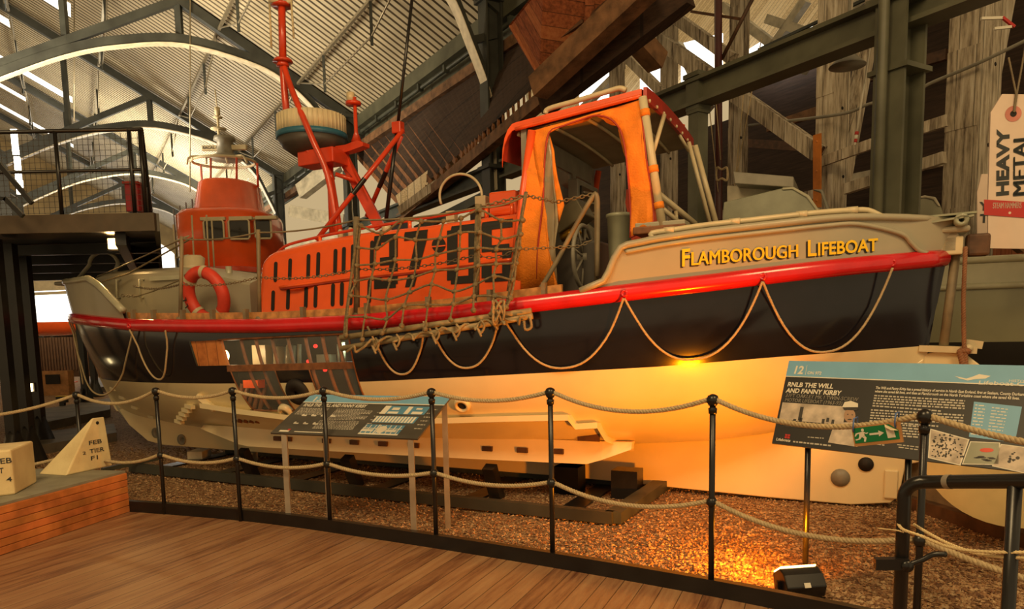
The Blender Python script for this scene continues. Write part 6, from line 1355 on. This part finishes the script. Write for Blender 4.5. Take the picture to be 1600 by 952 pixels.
# ================================================================== FAR LIFEBOAT (orange wheelhouse)
YB = 17.0
fb = thing('far_lifeboat', 'far lifeboat with tall orange wheelhouse and glazed upper position', 'lifeboat', (0, 0, 0))
cxp = aty(362, 340, YB); cx_, cy_ = cxp[0], YB+1.2
def zz(py_): return aty(362, py_, YB)[2]
def xw(px_, py_): return aty(px_, py_, YB)[0]
def sec(z, x0, x1, d, n=28, p=3.2):
    c = (x0+x1)/2; a = (x1-x0)/2; out = []
    for i in range(n):
        t = 2*PI*i/n; C, S = math.cos(t), math.sin(t); out.append(V(c+a*abs(C)**(2/p)*(1 if C > 0 else -1), YB+d*abs(S)**(2/p)*(1 if S > 0 else -1), z))
    return out
def loft(name, secs, mt, par=fb):
    m = MB(); n = len(secs[0]); vs = [p for s in secs for p in s]; m.add(vs, [(i*n+j, i*n+(j+1) % n, (i+1)*n+(j+1) % n, (i+1)*n+j) for i in range(len(secs)-1) for j in range(n)]+[tuple(range(n-1, -1, -1)), tuple((len(secs)-1)*n+j for j in range(n))], True); return m.build(name, mt, par)
loft('wheelhouse', [sec(zz(445), xw(302, 430), xw(437, 430), 1.3), sec(zz(345), xw(293, 345), xw(431, 345), 1.25), sec(zz(338), xw(300, 340), xw(428, 340), 1.2)], 'orange')
loft('upper_tower', [sec(zz(340), xw(305, 338), xw(425, 338), 1.1, p=2.4), sec(zz(333), xw(311, 333), xw(410, 333), .95, p=2.2), sec(zz(292), xw(317, 292), xw(402, 292), .85, p=2.2), sec(zz(289), xw(320, 290), xw(399, 290), .8, p=2.2)], 'orange')
loft('upper_glazing', [sec(zz(290), xw(319, 290), xw(400, 290), .78, p=2.2), sec(zz(255), xw(319, 255), xw(386, 255), .7, p=2.2)], 'pane')
for x0, x1 in ((316, 314), (346, 345), (385, 384), (403, 402)): m = MB(); m.tube([V(xw(x0, 290), YB-.6 if 320 < x0 < 400 else YB, zz(293)), V(xw(x1, 258), YB-.55 if 320 < x0 < 400 else YB, zz(256))], .025, 6); m.build('glazing_bar', 'mast', fb)
m = MB(); m.tube([V(cx_-.1+.68*math.cos(t), YB+.6*math.sin(t), zz(253)+.0) for t in np.linspace(0, 2*PI, 25)[:-1]], .03, 6, closed=True)
for s in (-1, -.35, .35, 1): m.tube(smooth([V(cx_-.1+.66*s, YB-.4, zz(262)), V(cx_-.1+.55*s, YB-.4, zz(250)), V(cx_-.1+.1*s, YB, zz(247))], 4), .022, 6)
m.build('tube_frame', 'creamp', fb)
m = MB(); c = V(xw(352, 235), YB, zz(250)); m.lathe([(.35, 0), (.28, .08), (.18, .14), (.17, .40), (.24, .42), (.22, .5), (0, .5)], c, 16); m.build('scanner_pedestal', 'mgrey', fb)
m = MB(); c = V(xw(351, 231), YB, zz(231)); m.box(c, (1.0, .12, .11), .0); o = m.build('radar_bar', 'creamp', fb, .02)
m = MB(); write(m, 'RACAL-DECCA', V(c[0]-.47, c[1]-.065, c[2]-.03), V(1, 0, 0), V(0, 0, 1), .085, .02, 0, .6); m.build('maker_lettering', 'tagk', o)
m = MB(); x = xw(340, 180); m.tube([(x, YB, zz(240)), (x, YB, zz(170))], .03, 8); m.tube([(x, YB, zz(170)), (x-.02, YB, zz(140))], .015, 6); m.lathe([(0, 0), (.17, .0), (.17, .02), (0, .03)], (x, YB, zz(202)), 14); m.lathe([(0, 0), (.10, .0), (.10, .02), (0, .03)], (x, YB, zz(184)), 14); m.lathe([(0, 0), (.06, 0), (.06, .16), (0, .16)], (x, YB, zz(179)), 10); m.lathe([(0, 0), (.09, 0), (.05, .1), (0, .1)], (x+.05, YB, zz(222)), 10); m.build('signal_mast', 'creamp', fb)
for (x0, x1) in ((319, 350), (358, 390), (399, 424)):
    m = MB(); yy = YB-1.29 if x0 < 395 else YB-1.16; a, b = aty(x0, 357, yy)[0], aty(x1, 357, yy)[0]; yy = YB-1.29 if x0 < 395 else YB-1.16; m.box(((a+b)/2, yy, aty(360, 359, yy)[2]), (b-a, .03, (zz(345)-zz(373))*.93)); wo_ = m.build('window', 'dglass', fb, .02)
    m = MB(); m.tube([((a+b)/2+s[0]*(b-a)/2, yy-.02, aty(360, 359, yy)[2]+s[1]*(zz(345)-zz(373))/2) for s in ((-1, -.8), (-1, .8), (-.85, 1), (.85, 1), (1, .8), (1, -.8), (.85, -1), (-.85, -1))], .022, 6, closed=True); m.build('window_frame', 'creamp', wo_)
m = MB(); m.box((aty(301, 360, YB-1.1)[0], YB-1.1, (zz(352)+zz(372))/2), (.20, .04, .3)); m.build('window', 'dglass', fb, .02)
m = MB()
for (x0, x1) in ((312, 352), (357, 394), (398, 432)): m.box(((aty(x0, 341, YB-1.3)[0]+aty(x1, 341, YB-1.3)[0])/2, YB-1.25, aty(350, 342, YB-1.25)[2]), ((xw(x1, 341)-xw(x0, 341))*.9, .14, .07))
m.build('window_hood', 'creamp', fb, .01)
m = MB(); m.lathe([(0, 0), (.10, 0), (0, .09)], (xw(323, 356), YB-.25, zz(357)), 10); m.build('reflected_lamp', 'lampw', fb) if False else None
loft('fore_cabin', [sec(zz(470), xw(300, 440), xw(440, 440), 1.6), sec(zz(425), xw(305, 430), xw(436, 430), 1.5)], 'mast')
zd = zz(436); hl = MB(); 
G = []
for i, z in enumerate(np.linspace(0, 1, 8)): hw = 1.55*(.35+.65*z**.5); G.append([V(cx_+hw*math.cos(t)*1.0, cy_+1.0+5.2*math.sin(t)*(.8+.2*z), GZ+.15+(zd-GZ-.15)*z) for t in np.linspace(0, 2*PI, 33)])
hl.grid(G); hl.add(G[-1][:-1], [tuple(range(32))], False); hl.build('hull', 'mgrey', fb)
m = MB()
for x, p0 in ((313, 385), (340, 372), (365, 360), (392, 366), (385, 360)): m.tube([V(xw(x, p0), YB-2.2, zz(p0)), V(xw(x+3, 428), YB-2.2, zz(432))], .017, 6)
m.tube(smooth([V(xw(312, 386), YB-1.2, zz(386)), V(xw(350, 374), YB-1.2, zz(372)), V(xw(395, 357), YB-1.2, zz(357)), V(xw(450, 356), YB-1.2, zz(355))], 4), .024, 6); m.tube([V(xw(312, 388), YB-1.2, zz(410)), V(xw(348, 405), YB-1.2, zz(402))], .02, 6); m.build('guard_rail', 'creamp', fb)
m = MB(); 
for k in range(5): x = xw(272+k*10, 340); m.tube([(x, YB, zz(430)), (x, YB, zz(325-k*5))], .015, 5)
m.build('aerial', 'dgrey', fb)
# ================================================================== GREY BOAT BEHIND THE STERN
gb = thing('grey_boat', 'big sage grey boat with black lower hull behind the stern at right', 'boat', A0-N0*3.3-U0*3.1, math.atan2(U0[1], U0[0]), scale=1.10)
m = MB(); 
def gh(x, f, side): z = 2.12-1.9*f; u = (x)/(4.5 if x > 0 else 6.); y = 1.08*max(0.02, (1-abs(u)**5))**.7*(1-f**2.6)**(1/2.4); return V(x, side*y, z)
for side in (1, -1):
    m = MB(); xs_g = np.linspace(-6, 4.5, 50); fs = [0, .045, .09, .13, .2, .3, .42, .55, .60, .7, .8, .9, .96, 1]
    G = [[gh(x, f, side) for f in fs] for x in xs_g]; r, c = len(G), len(G[0]); b = len(m.v); m.v += [tuple(map(float, p)) for row in G for p in row]
    for i in range(r-1):
        for j in range(c-1): m.f.append((b+i*c+j, b+i*c+j+1, b+(i+1)*c+j+1, b+(i+1)*c+j)); m.m.append(0 if j < 3 else (1 if j < 6 else 2)); m.sm.append(True)
    m.build('hull', ['sagelt', 'greyhull', 'blackhull'], gb)
    m = MB(); m.tube([gh(x, .135, side)*V(1, 1.01, 1) for x in xs_g], .03, 8); m.tube([gh(x, .0, side) for x in xs_g], .035, 8); m.build('gunwale', 'sagelt', gb)
m = MB(); m.grid([[V(x, t*gh(x, 0, 1)[1], 2.05) for t in np.linspace(-1, 1, 5)] for x in xs_g]); m.build('deck', 'mgrey', gb)
def gl(px_, py_, w=.7):
    rr_ = gb.rotation_euler[2]; Ab = np.array(gb.location); p = atpl(px_, py_, Ab+w*1.10*N0, N0)-Ab; return float(p@U0)/1.10, float(p[2])/1.10
def gprism(name, pts, w0, w1, mt): 
    m = MB(); m.prism([V(gl(a, b, w0)[0], w0, gl(a, b, w0)[1]) for a, b in pts], V(0, w1-w0, 0)); return m.build(name, mt, gb, .01)
gprism('deck_cabin', [(1128, 350), (1131, 316), (1222, 294), (1240, 293), (1262, 306), (1285, 340), (1284, 352)], .7, -.3, 'grn')
gprism('hatch_lid', [(1145, 268), (1240, 276), (1240, 293), (1148, 287)], .6, -.3, 'mgrey')
gprism('hatch_coaming', [(1136, 290), (1220, 292), (1220, 345), (1136, 345)], .3, .2, 'bpale')
gprism('cabin_edge', [(1222, 293), (1240, 292), (1264, 305), (1288, 340), (1284, 341), (1260, 309), (1238, 296), (1222, 297)], .72, .5, 'sagelt')
gprism('hatch_lid', [(1270, 296), (1286, 296), (1298, 330), (1292, 332), (1282, 300)], .2, .1, 'mgrey')
gprism('stern_cabin', [(1414, 338), (1414, 312), (1445, 306), (1460, 309), (1470, 322), (1476, 340)], .7, -.3, 'greyhull')
gprism('cabin_edge', [(1414, 312), (1445, 305), (1462, 308), (1470, 322), (1466, 323), (1458, 312), (1445, 309), (1414, 315)], .72, .5, 'bpale')
# big cream rudder plate of the grey boat and keel timber beside it
Yd = 5.1
rp_ = thing('rudder_plate', 'big round cream rudder plate at the right edge below the info panel', 'rudder', (0, 0, 0))
cc = aty(1592, 700, Yd); R1_ = np.linalg.norm(aty(1462, 745, Yd)-cc)
m = MB(); xv = V(.87, -.42, 0); xv /= np.linalg.norm(xv); nv = np.cross(xv, V(0, 0, 1))
pts = [cc+xv*R1_*math.cos(t)+V(0, 0, 1)*R1_*.93*math.sin(t) for t in np.linspace(0, 2*PI, 48)[:-1]]; pts = [p if p[2] > GZ else V(p[0], p[1], GZ) for p in pts]
m.prism(pts, nv*.05); m.build('plate', 'disc', rp_)
m = MB(); m.bar(cc+xv*-.5*R1_/1+V(0, 0, -R1_*.32)+nv*.0, cc+xv*.9*R1_+V(0, 0, -R1_*.42), .006, .006); m.build('seam', 'brown', rp_)
kb = thing('keel_timber', 'grey keel timber on a brown sill behind the right foreground handrail', 'timber', (0, 0, 0))
a, b = atz(1418, 775, GZ+.1), atz(1620, 838, GZ+.1); m = MB(); m.bar(a+V(0, 0, -.05), b+V(0, 0, -.05), .12, .12); m.build('sill', 'brown', kb)
m = MB(); m.bar(a+V(.04, .16, .15), b+V(.1, .16, .15), .12, .34); m.build('keel_board', paint('keel_grey', (.20, .15, .09), .6, var=.3), kb)
# ================================================================== HANGING TAGS, LAMPS
def hang_tag(Y, pts, eye, sgn, lab, main):
    t = thing('hanging_tag', lab, 'banner', (0, 0, 0)); p0 = aty(*pts[0], Y)
    n_ = V(-.15, -1, 0); n_ /= np.linalg.norm(n_)
    f = lambda a, b: atpl(a, b, p0, n_)
    m = MB(); m.prism([f(*q) for q in pts], -n_*.02); m.build('card', 'tagc', t)
    xv = np.cross(V(0, 0, 1), n_); xv = xv if xv[0] > 0 else -xv
    return t, f, n_, xv
t, f, n_, xv = hang_tag(7.0, [(1544, 388), (1544, 316), (1548, 176), (1566, 147), (1660, 148), (1690, 176), (1690, 390)], None, 1, 'giant cream luggage tag banner lettered HEAVY METAL with red band', True)
t_, f_, n2, xv2 = t, f, n_, xv
m = MB(); m.add([f(a, b)+n_*.003 for a, b in ((1537, 313), (1700, 322), (1700, 341), (1537, 337))], [(0, 1, 2, 3)], False); 
m = MB(); m.prism([f(a, b)+n_*.004 for a, b in ((1537, 312), (1700, 322), (1700, 348), (1537, 336))], n_*.004); m.build('red_band', 'tagr', t)
def ringm(mb, cx, cy, r, off): mb.add([f(cx, cy)+xv*r*math.cos(q)+V(0, 0, r*math.sin(q))+n_*off for q in np.linspace(0, 2*PI, 25)[:-1]], [tuple(range(24))], False)
m = MB(); ringm(m, 1583, 178, .07, .004); m.build('eyelet', 'tagp', t); m = MB(); ringm(m, 1583, 178, .028, .006); m.build('eyelet_hole', 'slot', t)
m = MB(); wv = xv; 
def vtext(mb, txt, px0, py0, px1, py1, wpx, bold=.03):
    """lettering running up the card: from (px0,py0) at the bottom to (px1,py1)"""
    p, q = f(px0, py0), f(px1, py1); L = np.linalg.norm(q-p); d_ = (q-p)/L; hgt = np.linalg.norm(f(px0+wpx, py0)-f(px0, py0)); write(mb, txt, p+n_*.004, d_, np.cross(n_, d_), hgt*1.35, bold, 0, L)
vtext(m, 'HEAVY', 1575, 306, 1576, 200, 19, .05); vtext(m, 'METAL', 1603, 308, 1604, 205, 22, .05); m.build('heavy_metal_lettering', 'tagk', t)
m = MB(); p = f(1550, 326)+n_*.009; write(m, 'STEAM HAMMERS', p, xv*.999-V(0, 0, .03), V(0, 0, 1), .075, .03, 0, float(np.linalg.norm(f(1595, 327)-f(1550, 326)))); ringm(m, 1577, 333, .012, .009); m.build('steam_hammers_lettering', 'tagc', t)
m = MB(); m.rope([f(1583, 176)+n_*.01, f(1586, 148)+n_*.02, f(1576, 90)], .010, .04, 5); m.rope([f(1584, 176)+n_*.01, f(1587, 148)+n_*.02, f(1600, 85), f(1604, 60)], .010, .04, 5); m.build('string', 'rail', t)
t, f, n_, xv = hang_tag(8.5, [(1527, 388), (1527, 300), (1534, 272), (1600, 272), (1600, 388)], None, 1, 'second cream tag banner half hidden behind the first', False)
m = MB(); m.prism([f(a, b)+n_*.004 for a, b in ((1527, 381), (1545, 382), (1545, 388), (1527, 388))], n_*.002); m.build('red_band', 'tagr', t)
m = MB(); p = f(1531, 329)+n_*.004; write(m, 'Y', p, xv, V(0, 0, 1), .13, .04); write(m, 'T', f(1531, 348)+n_*.004, xv, V(0, 0, 1), .13, .04); m.build('lettering', 'tagk', t)
# white braces at right under tag
beam('white_brace', aty(1545, 365, 10), aty(1600, 340, 10.2), .1, .12, 'bpale', 'pale brace under the hanging tag', 'brace', 'braces under the tag')
beam('dark_brace', aty(1548, 348, 10.5), aty(1600, 388, 10.5), .14, .16, 'beamw', 'dark leaning brace under the hanging tag', 'brace', 'braces under the tag')
m = MB(); m.prism([aty(1582, 360, 12), aty(1600, 355, 12), aty(1600, 388, 12), aty(1575, 388, 12)], (0, .05, 0)); tag(m.build('gap_pane', 'doorl'), 'daylit gap under the hanging tag', 'opening')
# pendant reflector lamp under the crane beam
pl = aty(1324, 104, 9.6); t = thing('pendant_lamp', 'wide grey pendant reflector under the crane beam', 'lamp', pl)
m = MB(); m.lathe([(.22, 0), (.215, .01), (.16, .06), (.10, .12), (.06, .22), (.0, .22)], (0, 0, 0), 24); m.build('reflector', 'mgrey', t); m = MB(); m.lathe([(0, .01), (.20, .01)], (0, 0, 0), 24); m.build('diffuser', 'dgrey', t); m = MB(); m.tube([(0, 0, .2), (0, 0, 1.0)], .015, 6); m.build('stem', 'mgrey', t)
m = MB(); a = aty(1310, 40, 9.0); m.prism([aty(1308, 52, 9.2), aty(1352, 36, 9.0), aty(1352, 30, 9.0), aty(1322, 33, 9.1), aty(1306, 44, 9.2)], (0, .15, 0)); tag(m.build('control_gear_box', 'mgrey'), 'grey gear box lying on top of the crane beam', 'box')
# red and white hanging rod
t = thing('pull_rod', 'white rod with red and white tip hanging from the crane beam', 'rod', (0, 0, 0))
m = MB(); a, b = aty(1359, 76, 9.2), aty(1339, 206, 9.2); m.tube([a, b], .012, 6); m.build('rod', 'ink', t)
m = MB(); d = (b-a); m.tube([b, b+d*.04], .024, 8); m.tube([b+d*.09, b+d*.13], .02, 8); m.build('red_band', 'tagr', t); m = MB(); m.tube([b+d*.04, b+d*.09], .022, 8); m.tube([b+d*.13, b+d*.17], .012, 8); m.build('white_band', 'ink', t)
# white strip sign top right
t = thing('strip_light', 'two thin white strips joined by a red bar at top right', 'strip light', (0, 0, 0))
m = MB(); m.bar(aty(1533, 29, 9.2), aty(1566, 28, 9.2), .03, .03); m.bar(aty(1553, 45, 9.2), aty(1580, 42, 9.2), .03, .03); m.build('strip', 'ink', t); m = MB(); m.bar(aty(1566, 27, 9.2), aty(1585, 42, 9.2), .03, .03); m.build('red_bar', 'tagr', t)
for i, (a, b) in enumerate((((70, 0), (68, 60)), ((1562, 90), (1566, 145)))):
    pass
# thin conduits hanging in the far bays
for i, px_ in enumerate((116, 297)):
    m = MB(); m.tube([aty(px_, 300 if i else 190, 21), aty(px_, -10, 21)], .02, 5); tag(m.build('conduit', 'wire'), ['thin vertical conduit ending at the skylight strips', 'thin vertical wire in front of the far roof trusses'][i], 'conduit')
